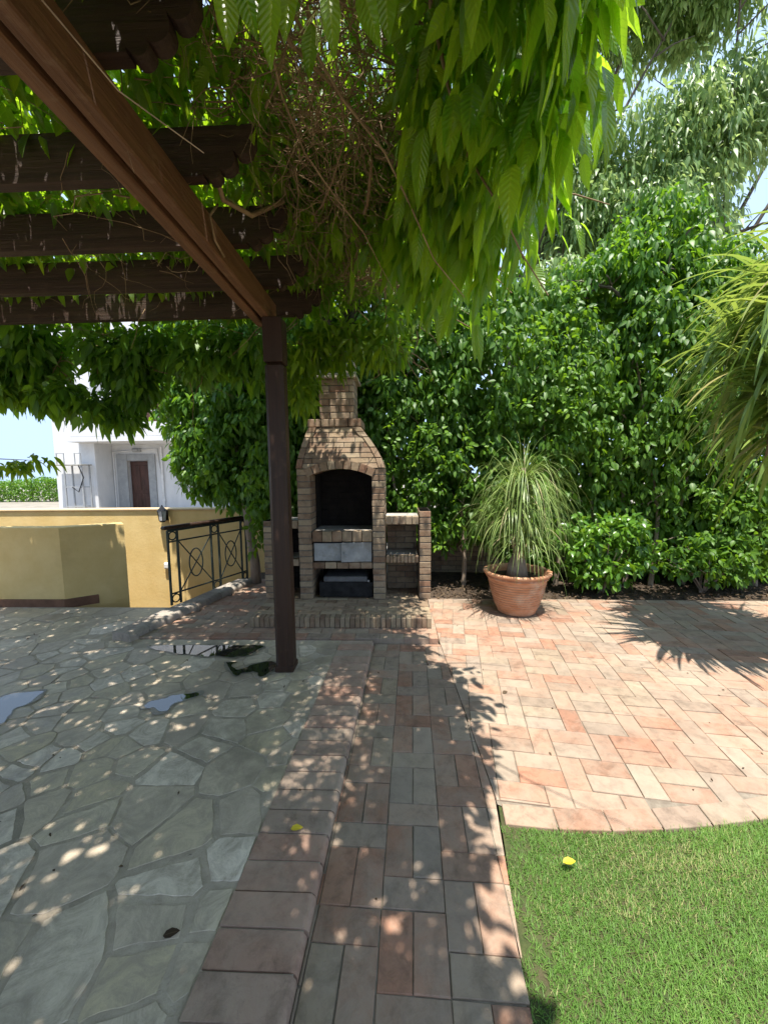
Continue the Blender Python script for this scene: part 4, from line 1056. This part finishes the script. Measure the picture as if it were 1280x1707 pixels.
# --- overhead crown above the barbecue (its shade falls on the barbecue) and tall trees behind
def tree(label, base, trunk_pts, radii, ells, n_cl, per, rcl, ll, lw, m, bark='darkbark', seed=1, thr=-.3, ns=1.6, tipdown=.7, shape='oval', limbs=14, lsc=1.0, cat='tree'):
    T_ = thing('tree', label, cat, base)
    b = MB(); b.tube(trunk_pts, radii, 10)
    for k in range(limbs):
        c_, r_ = random.choice(ells); c_ = Vector(c_)
        s0 = Vector(trunk_pts[-1]).lerp(Vector(trunk_pts[-2]), random.random()); e = c_ + Vector((random.uniform(-1, 1) * r_[0], random.uniform(-1, 1) * r_[1], random.uniform(-.8, .8) * r_[2])) * .8
        L_ = (e - s0).length; md = s0.lerp(e, .5) + Vector((random.uniform(-.08, .08), random.uniform(-.08, .08), .08)) * L_
        b.tube([s0, s0.lerp(md, .55), md, md.lerp(e, .6) + Vector((0, 0, .02 * L_)), e], [.07 * lsc, .055 * lsc, .04 * lsc, .02 * lsc, .006], 6)
        for j in range(4):
            s1 = md.lerp(e, random.random()); e1 = s1 + Vector((random.uniform(-1, 1), random.uniform(-.7, .7), random.uniform(-.5, .7))) * min(1.0, L_ * .3)
            b.tube([s1, s1.lerp(e1, .5) + Vector((0, 0, .04)), e1], [.015, .01, .004], 5)
    b.build('trunk', MT[bark], T_, smooth=True)
    def smp(n):
        out = []; tot = sum(r_[0] * r_[1] * r_[2] for _, r_ in ells)
        for c_, r_ in ells:
            k = int(n * r_[0] * r_[1] * r_[2] / tot); d_ = unit(rng.normal(size=(k, 3))); out.append(np.array(c_)[None] + d_ * (rng.random((k, 1)) ** .4) * np.array(r_)[None])
        q = np.concatenate(out); return q[snoise(q, ns, seed) > thr]
    clumpy(n_cl, per, smp, rcl, .35, ll, lw, (0, -.3, .8), m, T_, name='crown', tipdown=tipdown, shape=shape)
    return T_
OV = tree('spreading tree whose crown shades the barbecue chimney from behind', (-.9, 6.4, 0), [(-.9, 6.4, -.05), (-.85, 6.3, 1.6), (-.8, 6.1, 3.0), (-.7, 5.7, 4.0)], [.14, .12, .1, .07],
          [((-1.2, 4.5, 4.6), (1.3, .9, .6)), ((-.3, 4.8, 4.5), (.9, .8, .8)), ((-2.2, 5.0, 4.6), (.8, .9, .8)), ((-.3, 5.8, 5.0), (1.4, .8, 1.0)), ((.6, 5.9, 4.9), (.8, .6, .9)), ((-.35, 4.0, 4.35), (.75, .45, .3)), ((-1.7, 3.9, 4.3), (.75, .4, .3))], 2900, 13, .14, .10, .05, MT['ficus'], seed=31, thr=-.42, ns=2.2)
TA = tree('tall grey-green tree with slanting limbs behind the hedge, centre right', (2.0, 7.6, 0), [(2.0, 7.6, -.05), (2.05, 7.5, 2.5), (2.2, 7.4, 4.5), (2.7, 7.3, 6.2)], [.22, .18, .14, .09],
          [((1.6, 7.2, 4.7), (1.4, .8, 1.0)), ((2.8, 7.0, 5.3), (1.3, .8, .9)), ((2.2, 7.2, 7.0), (1.5, 1.0, 1.0)), ((4.2, 7.0, 6.8), (1.2, .8, .8)), ((3.9, 6.9, 5.5), (1.2, .7, .9)), ((3.2, 6.8, 4.6), (1.6, .6, .6)), ((3.6, 7.2, 8.8), (1.6, 1.0, .9)), ((.8, 7.4, 6.0), (1.0, .8, .9))], 5200, 12, .20, .13, .045, MT['grey'], seed=41, lsc=.6, thr=.05, ns=1.9, shape='lance', tipdown=.9)
TB = tree('tall airy tree with long dark limbs filling the sky at the upper right', (6.4, 8.0, 0), [(6.4, 8.0, -.05), (6.2, 7.8, 2.6), (5.8, 7.6, 4.4), (5.4, 7.4, 6.4)], [.2, .15, .10, .05],
          [((6.2, 7.4, 5.2), (1.6, .9, 1.0)), ((5.2, 7.2, 7.2), (1.5, .9, .8)), ((7.0, 7.2, 7.6), (1.5, .9, 1.0)), ((5.6, 7.0, 9.2), (1.8, 1.0, .9)), ((7.6, 7.4, 9.8), (1.5, 1.0, .9)), ((4.2, 7.4, 4.9), (.9, .7, .7)), ((5.6, 6.9, 5.9), (1.2, .6, .8)), ((5.2, 6.8, 4.7), (1.3, .6, .7))], 4600, 12, .22, .14, .045, MT['grey'], seed=47, lsc=.5, thr=.12, ns=1.7, shape='lance', tipdown=.9)
TC = tree('bright leafy small tree rising above the hedge at right', (3.3, 5.9, 0), [(3.3, 5.9, -.05), (3.3, 5.85, 1.8), (3.3, 5.7, 3.4), (3.4, 5.6, 4.1)], [.09, .08, .05, .03],
          [((3.2, 5.4, 4.0), (.9, .45, .55)), ((2.5, 5.5, 3.9), (.6, .4, .4)), ((4.0, 5.5, 4.0), (.8, .45, .5)), ((3.4, 5.5, 4.7), (.6, .4, .4))], 900, 12, .12, .085, .045, MT['ficus'], seed=53, thr=-.3, ns=2.5, limbs=10, lsc=.4)

# --- vine over the pergola
VN = thing('climbing_vine', 'leafy climbing vine covering the pergola roof with a tangle of dry stems', 'vine', (-.95, 3.0, TZ))
def vs_roof(n):
    x = rng.uniform(-4.9, -.55, n); y = rng.uniform(-1.7, 3.75, n)
    z = ZR + RH + .03 + rng.random(n) ** 1.3 * .42
    q = np.stack([x, y, z], 1); g_ = snoise(q * [1, 1, .3], 3.0, 61)
    return q[g_ > -.95]
clumpy(8200, 9, vs_roof, .12, .3, .085, .042, (0, 0, 1), MT['vine'], VN, name='roof_foliage', tipdown=.2, flat=.7)
# behind the eye the vine spreads past the beam as well
def vs_back(n):
    q = np.stack([rng.uniform(-.7, .42, n), rng.uniform(-1.6, .75, n), rng.uniform(2.62, 3.2, n)], 1)
    return q[snoise(q, 3.4, 68) > -.55]
clumpy(1500, 9, vs_back, .13, .3, .10, .045, (.1, 0, .9), MT['vine'], VN, name='back_foliage', tipdown=.5)
# hanging mass at the right of the beam
def hang_bottom(x, y):
    t_ = np.clip((x + .12) / .42, 0, 1); t_ = t_ * t_ * (3 - 2 * t_)
    far = np.clip((y - 2.3) / .9, 0, 1)
    hi = 3.02; lo = 2.49 + .05 * far
    return hi * (1 - t_) + lo * t_ + .07 * np.sin(x * 9 + y * 6) + .05 * np.sin(y * 13) + .16 * np.clip((1.35 - y), 0, 1)
def edge_x(y, z): return .49 + .07 * np.sin(y * 5) + .05 * np.sin(y * 13 + z * 5) - .10 * np.clip(z - 2.8, 0, 1) - .60 * np.clip((y - 2.0) / 1.1, 0, 1)
def vs_hang(n):
    x = rng.uniform(-.85, .60, n); y = rng.uniform(.55, 3.45, n)
    zb_ = hang_bottom(x, y) + .06; z = zb_ + rng.random(n) ** 1.2 * (3.35 - zb_)
    k = (x < edge_x(y, z)) & (x < .56 * y - .13) & (x > .08); q = np.stack([x, y, z], 1)[k]
    k = ~((q[:, 0] < -.50) & (q[:, 2] < 2.98)); q = q[k]
    k = ~((q[:, 0] < .12) & (rng.random(len(q)) < .45)) & ~((q[:, 0] > .2) & (rng.random(len(q)) < .72)); q = q[k]
    return q[snoise(q, 4.2, 67) > -.45]
clumpy(4300, 9, vs_hang, .10, .3, .085, .040, (.15, -.1, .8), MT['vine'], VN, name='hanging_foliage', shape='oval', tipdown=.75, spread=.9)
def vs_in(n):
    x = rng.uniform(-.62, .16, n); y = rng.uniform(.6, 3.5, n); z = np.maximum(hang_bottom(x, y) - .02, 2.97 - .4 * np.clip((y - 3.15) * 4, 0, 1)) + rng.random(n) ** 1.3 * .30
    q = np.stack([x, y, z], 1); return q[snoise(q, 4.5, 69) > -.25]
def vs_top(n):
    q = np.stack([rng.uniform(-.75, .32, n), rng.uniform(.3, 3.5, n), rng.uniform(3.25, 3.5, n)], 1); return q[(snoise(q, 4.0, 77) > -.75) & (q[:, 0] < .56 * q[:, 1] - .1)]
clumpy(750, 9, vs_top, .11, .3, .075, .036, (.15, -.1, .8), MT['vine'], VN, name='upper_foliage', tipdown=.4)
nl = np.array([at(px, py, Y_) for px, py, Y_ in ((398, -60, .92), (425, -50, .95), (455, -40, .93), (372, -45, .95), (489, -45, .98), (545, -40, .98), (600, -40, 1.0), (640, -55, 1.0), (850, -60, 1.05), (900, -70, 1.05), (520, 40, 1.2))])
leaves('near_foliage', nl, np.stack([rng.uniform(-.25, .25, len(nl)), rng.uniform(-.15, .15, len(nl)), -np.ones(len(nl))], 1), rng.normal(size=(len(nl), 3)) * .4 + [0, -1, .2], rng.uniform(.11, .15, len(nl)), rng.uniform(.045, .058, len(nl)), MT['sunny'], VN, shape='ovate', droop=.1)
clumpy(2000, 9, vs_in, .09, .3, .058, .030, (.15, -.1, .8), MT['vine'], VN, name='inner_foliage', shape='low', tipdown=.5)
# larger leaves along the right and lower fringe
def vs_fr(n):
    y = rng.uniform(.85, 2.75, n); x = .42 - .55 * np.clip((y - 2.0) / .8, 0, 1) + rng.normal(size=n) * .12
    x = np.where(rng.random(n) < .3, rng.uniform(.1, .45, n), x); x = np.where(y > 2.3, x - .1, x)
    x = np.minimum(x, .56 * y - .15)
    z = hang_bottom(np.maximum(x, .1), y) + rng.random(n) ** 1.5 * .65 + .04
    q = np.stack([x, y, z], 1); return q[(snoise(q, 5, 71) > -.4)]
clumpy(260, 7, vs_fr, .13, .4, .135, .052, (.5, -.4, .6), MT['sunny'], VN, name='fringe_foliage', shape='ovate', tipdown=1.1, spread=.9)
# twigs
b = MB()
def wander(p, d, L_, r0_, n=7, wob=.35, grav=0.0, mb_=None):
    pts_ = [Vector(p)]; d = Vector(d).normalized()
    for i in range(n):
        d = (d + Vector((random.gauss(0, wob), random.gauss(0, wob), random.gauss(0, wob) - grav))).normalized(); pts_.append(pts_[-1] + d * L_ / n)
    (mb_ or b).tube(pts_, [r0_ * (1 - .75 * i / n) for i in range(n + 1)], 5, caps=False); return pts_
for k in range(240):
    p = (random.uniform(-4.5, -.5), random.uniform(.3, 3.7), ZR + RH + random.uniform(-.03, .3)); wander(p, (random.gauss(0, 1), random.gauss(0, 1), random.gauss(0, .25)), random.uniform(.4, 1.2), random.uniform(.002, .006), grav=.03)
for k in range(2000):
    p = (random.uniform(-.75, .2), random.uniform(.9, 3.3), random.uniform(2.95, 3.2)); wander(p, (random.gauss(.3, .8), random.gauss(0, .8), random.gauss(-.05, .35)), random.uniform(.2, .5), random.uniform(.0015, .004), wob=.45)
for k in range(26):
    p = (random.uniform(-.8, .2), random.uniform(.7, 3.2), random.uniform(2.9, 3.2)); wander(p, (random.gauss(.8, .4), random.gauss(0, .8), -.1), random.uniform(.8, 1.5), random.uniform(.006, .011), wob=.22)
for k in range(40):
    p = (random.uniform(-1.9, -1.05), random.uniform(1.4, 2.8), random.uniform(2.75, 2.95)); wander(p, (random.gauss(.3, .8), random.gauss(0, .5), random.gauss(-.5, .3)), random.uniform(.25, .5), random.uniform(.0012, .0025), wob=.4)
# a loop wound on the beam
b.tube([(-.86, 1.98, 2.80), (-.865, 1.9, 2.70), (-.868, 1.95, 2.62), (-.87, 2.05, 2.60)], .006, 6); b.tube([(-.80, 1.8, 2.86), (-.82, 1.95, 2.80), (-.74, 2.1, 2.82), (-.6, 2.2, 2.95)], .012, 8)
for k in range(130):
    p = (random.uniform(-.55, -.1), random.uniform(1.2, 3.0), random.uniform(2.9, 3.0)); wander(p, (random.gauss(.2, .8), random.gauss(0, .8), random.gauss(-.5, .3)), random.uniform(.2, .45), random.uniform(.0012, .0025), wob=.4)
b.build('stem', MT['twig'], VN, smooth=True)
# main woody stem climbing up inside (seen between leaves)
# flowers: tufts of long filaments
for (px, py, Y_) in ((697, 205, 1.55), (528, 18, 1.05)):
    c_ = at(px, py, Y_); n = 16; d = rng.normal(size=(n, 3)); d[:, 2] = d[:, 2] * .3 - .9
    strips('flower', np.tile(np.array(c_), (n, 1)), d, rng.uniform(.04, .07, n), np.full(n, .0014), MT['petal'], VN, seg=6, grav=3, taper=lambda t_: 1.0 if t_ < .85 else 2.0)

V2 = thing('climbing_vine', 'dark leafy vine curtain hanging past the far left edge of the pergola against the sky', 'vine', (-3.2, 3.6, 2.7))
def vs_left(n):
    out = []
    for (px, py, Y_, rx, rz, w_) in ((40, 590, 3.7, .55, .22, 1.4), (140, 610, 3.7, .40, .28, 1.2), (110, 660, 3.7, .34, .12, .6), (190, 680, 3.75, .20, .16, .5), (20, 640, 3.7, .38, .16, .6), (225, 640, 3.8, .22, .18, .5), (60, 560, 3.7, .8, .2, 1.2), (250, 585, 3.8, .5, .2, 1.3), (215, 600, 3.8, .3, .2, .9), (370, 590, 3.7, .55, .2, 1.0), (-40, 620, 3.7, .5, .3, 1.), (450, 600, 3.65, .25, .25, .5)):
        k = int(n * w_ / 9); c_ = np.array(at(px, py, Y_)); d_ = unit(rng.normal(size=(k, 3))); out.append(c_ + d_ * (rng.random((k, 1)) ** .4) * np.array([rx, .28, rz]))
    return np.concatenate(out)
clumpy(800, 9, lambda n: (lambda q: q[snoise(q, 5, 75) > -.45])(vs_left(n)), .12, .35, .115, .052, (0, -.3, .9), MT['ficus'], V2, name='foliage', shape='ovate', tipdown=.55, spread=1.0)  # shade put into the colour: this vine takes the darker ficus leaf material
b = MB()
for k in range(40):
    c_ = at(random.uniform(-60, 420), random.uniform(550, 620), 3.7); wander(c_, (random.gauss(0, 1), 0, random.gauss(0, .3)), random.uniform(.3, .8), .005, wob=.2, grav=.03)
b.build('stem', MT['twig'], V2)
V3 = thing('climbing_vine', 'bright green vine sprays hanging in front of the barbecue chimney', 'vine', (-.4, 3.35, 2.4))
def vs_mid(n):
    out = []
    for (px, py, Y_, rx, rz, w_) in ((510, 590, 3.45, .22, .16, 1.2), (505, 650, 3.45, .13, .14, .6), (575, 560, 3.4, .28, .10, 1), (650, 535, 3.3, .25, .08, .5), (640, 580, 3.3, .22, .06, .6), (560, 600, 3.45, .10, .07, .25)):
        k = int(n * w_ / 5); c_ = np.array(at(px, py, Y_)); d_ = unit(rng.normal(size=(k, 3))); out.append(c_ + d_ * (rng.random((k, 1)) ** .4) * np.array([rx, .22, rz]))
    return np.concatenate(out)
clumpy(200, 8, vs_mid, .10, .35, .10, .040, (0, -.2, .9), MT['vine'], V3, name='foliage', shape='lance', tipdown=.6, spread=1.0)
b = MB()
for k in range(30):
    c_ = at(random.uniform(490, 700), random.uniform(530, 590), 3.4); wander(c_, (random.gauss(0, .7), 0, -.4), random.uniform(.2, .5), .004, wob=.2)
b.build('stem', MT['twig'], V3)
V4 = thing('tree_branch', 'small drooping leafy branch against the sky at the left edge', 'branch', at(-20, 760, 3.4))
def vs_b(n):
    q = np.array([at(px, 770 + 8 * math.sin(px * .06), 3.4) for px in np.linspace(-70, 70, n)]); return q + rng.normal(size=q.shape) * [.02, .06, .02]
clumpy(22, 6, vs_b, .05, .35, .11, .04, (0, -.2, .9), MT['vine'], V4, name='foliage', shape='lance', tipdown=.6, spread=1)
b = MB(); b.tube([at(-260, 740, 3.4), at(-80, 762, 3.4), at(0, 765, 3.4), at(72, 768, 3.4)], [.01, .008, .005, .002], 6); b.build('stem', MT['twig'], V4)

# --- potted ponytail palm
pc = gp(870, 1030); pcx, pcy = pc.x, pc.y + .21
rimz = at(870, 950, pcy).z
pot = thing('flower_pot', 'ribbed terracotta pot with flared rim standing on the brick patio', 'pot', (pcx, pcy, 0))
prof = [(0, .001), (.185, .001), (.20, .012)]
for k in range(13):
    t_ = k / 13; z = .02 + t_ * (rimz - .10); r_ = .20 + t_ ** .8 * .105; g_ = .009 if 1 < k < 12 else .002
    prof += [(r_, z), (r_ + .001, z + .008), (r_ + g_, z + .011), (r_ + g_, z + .017), (r_ + .001, z + .020)]
prof += [(.305, rimz - .075), (.318, rimz - .07), (.318, rimz - .055), (.308, rimz - .045), (.312, rimz - .035), (.345, rimz - .03), (.352, rimz - .012), (.345, rimz), (.32, rimz + .002), (.305, rimz - .008), (.295, rimz - .06), (.28, rimz - .09)]
b = MB(); b.lathe(prof, pcx, pcy, 64)
for i, v in enumerate(b.v):                             # pinched, wavy rim
    r_ = math.hypot(v[0] - pcx, v[1] - pcy)
    if v[2] > rimz - .034 and r_ > .32:
        an = math.atan2(v[1] - pcy, v[0] - pcx); f_ = 1 + .018 * math.sin(an * 22); b.v[i] = (pcx + (v[0] - pcx) * f_, pcy + (v[1] - pcy) * f_, v[2] + .004 * math.sin(an * 22))
b.build('body', MT['terra'], pot, smooth=True)
b = MB(); K_ = 208; pts_ = []; rs_ = []
for k in range(K_ + 1):
    an = k / K_ * 6.2832; pts_.append((pcx + .316 * math.cos(an), pcy + .316 * math.sin(an), rimz - .062)); rs_.append(.0045 + .0055 * abs(math.sin(an * 13)))
b.tube(pts_, rs_, 6, caps=False)
b.build('beading', MT['terra'], pot, smooth=True)
b = MB(); b.lathe([(0.001, rimz - .06), (.15, rimz - .065), (.292, rimz - .075)], pcx, pcy, 32); b.build('soil', MT['soil'], pot)
pp = thing('ponytail_palm', 'ponytail palm with cascading thin yellow-green leaves in the terracotta pot', 'plant', (pcx, pcy, rimz - .07))
b = MB(); b.tube([(pcx, pcy, rimz - .1), (pcx, pcy, rimz + .05), (pcx + .01, pcy, rimz + .2), (pcx + .03, pcy, rimz + .6), (pcx + .04, pcy, 1.55)], [.12, .1, .05, .035, .025], 12)
b.tube([(pcx, pcy, rimz + .15), (pcx - .08, pcy - .06, rimz + .4)], [.035, .025], 8); b.tube([(pcx, pcy, rimz + .1), (pcx - .0, pcy - .15, rimz + .28)], [.035, .025], 8); b.build('trunk', MT['bark'], pp, smooth=True)
RR, DD, LL = [], [], []
for (hx, hy_, hz, n, L0, up) in ((.05, 0, 1.28, 290, 1.0, 1.0), (-.08, -.06, .98, 230, .85, 1.0), (.04, -.13, .72, 200, .62, 1.0), (.12, .05, 1.1, 90, .85, .8)):
    an = rng.uniform(0, 6.283, n); el = rng.uniform(.55, 1.52, n) * up
    L0 *= .88; RR.append(np.stack([pcx + hx + rng.normal(size=n) * .02, pcy + hy_ + rng.normal(size=n) * .02, hz + rng.normal(size=n) * .05], 1))
    DD.append(np.stack([np.cos(an) * np.cos(el), np.sin(an) * np.cos(el), np.sin(el)], 1)); LL.append(L0 * rng.uniform(.5, 1.25, n))
RR, DD, LL = np.concatenate(RR), np.concatenate(DD), np.concatenate(LL)
rv = rng.random(len(RR)) * .9; rv[rng.random(len(RR)) < .06] = 1
strips('leaves', RR, DD, LL, rng.uniform(.007, .014, len(RR)), MT['pony'], pp, seg=18, grav=rng.uniform(3.0, 6.5, len(RR)), rnd=rv, z_floor=.004, wig=.05)

# --- strap-leaved palm at the right edge
SP = thing('palm_tree', 'slender strap-leaved palm leaning in at the right edge', 'palm', (3.05, 3.0, 0))
b = MB(); b.tube([(3.16, 3.1, -.03), (3.04, 3.08, .6), (2.88, 3.05, 1.1), (2.72, 3.0, 1.6), (2.70, 2.95, 2.15)], [.034, .030, .026, .022, .02], 8)
b.tube([(3.20, 3.15, -.03), (3.10, 3.1, .8), (2.92, 3.02, 1.5), (2.84, 2.95, 2.1), (2.76, 2.9, 2.7)], [.03, .026, .022, .02, .016], 8); b.build('trunk', MT['bark'], SP, smooth=True)
RR, DD, LL = [], [], []
for (hx, hy_, hz, n, L0) in ((2.70, 2.95, 2.15, 130, .85), (2.76, 2.9, 2.7, 110, .85), (2.81, 2.95, 1.85, 80, .75), (3.11, 3.0, 2.5, 120, .85), (2.96, 2.9, 3.1, 120, .9), (2.95, 3.55, 2.55, 90, .8), (3.3, 3.6, 3.0, 160, .95), (3.45, 2.7, 2.9, 140, .95), (3.5, 3.2, 2.3, 140, .9)):
    an = rng.uniform(0, 6.283, n); el = rng.uniform(-.5, 1.1, n)
    RR.append(np.stack([hx + rng.normal(size=n) * .03, hy_ + rng.normal(size=n) * .03, hz + rng.uniform(-.25, .12, n)], 1))
    DD.append(np.stack([np.cos(an) * np.cos(el), np.sin(an) * np.cos(el), np.sin(el)], 1)); LL.append(L0 * rng.uniform(.65, 1.1, n))
RR, DD, LL = np.concatenate(RR), np.concatenate(DD), np.concatenate(LL)
strips('frond', RR, DD, LL, rng.uniform(.034, .055, len(RR)), MT['palm'], SP, seg=10, grav=rng.uniform(1.3, 4.2, len(RR)), wig=.04)

# --- fallen leaves
for (px, py, z, lab, rz_) in ((485, 1382, TZ + .016, 'yellow fallen leaf on the terrace kerb bricks', .2), (938, 1437, .028, 'yellow fallen leaf lying on the lawn', .1), (468, 1648, .004, 'greenish yellow leaf in the joint beside the kerb at the bottom', 1.4), (272, 1560, TZ + .006, 'brown curled leaf on a flagstone near the kerb', .3), (838, 1156, .003, 'dry leaf scrap on the sunlit patio bricks', .7)):
    q = gp(px, py, z); n = 1
    o = leaves('fallen_leaf', np.array([[q.x, q.y, z]]), np.array([[math.cos(rz_), math.sin(rz_), .15]]), np.array([[0.05, -.2, 1.0]]), np.array([.05]), np.array([.026]), MT['litter'] if 'brown' in lab or 'dry' in lab else MT['yleaf'], shape='oval', droop=.05)
    tag(o, lab, 'leaf')
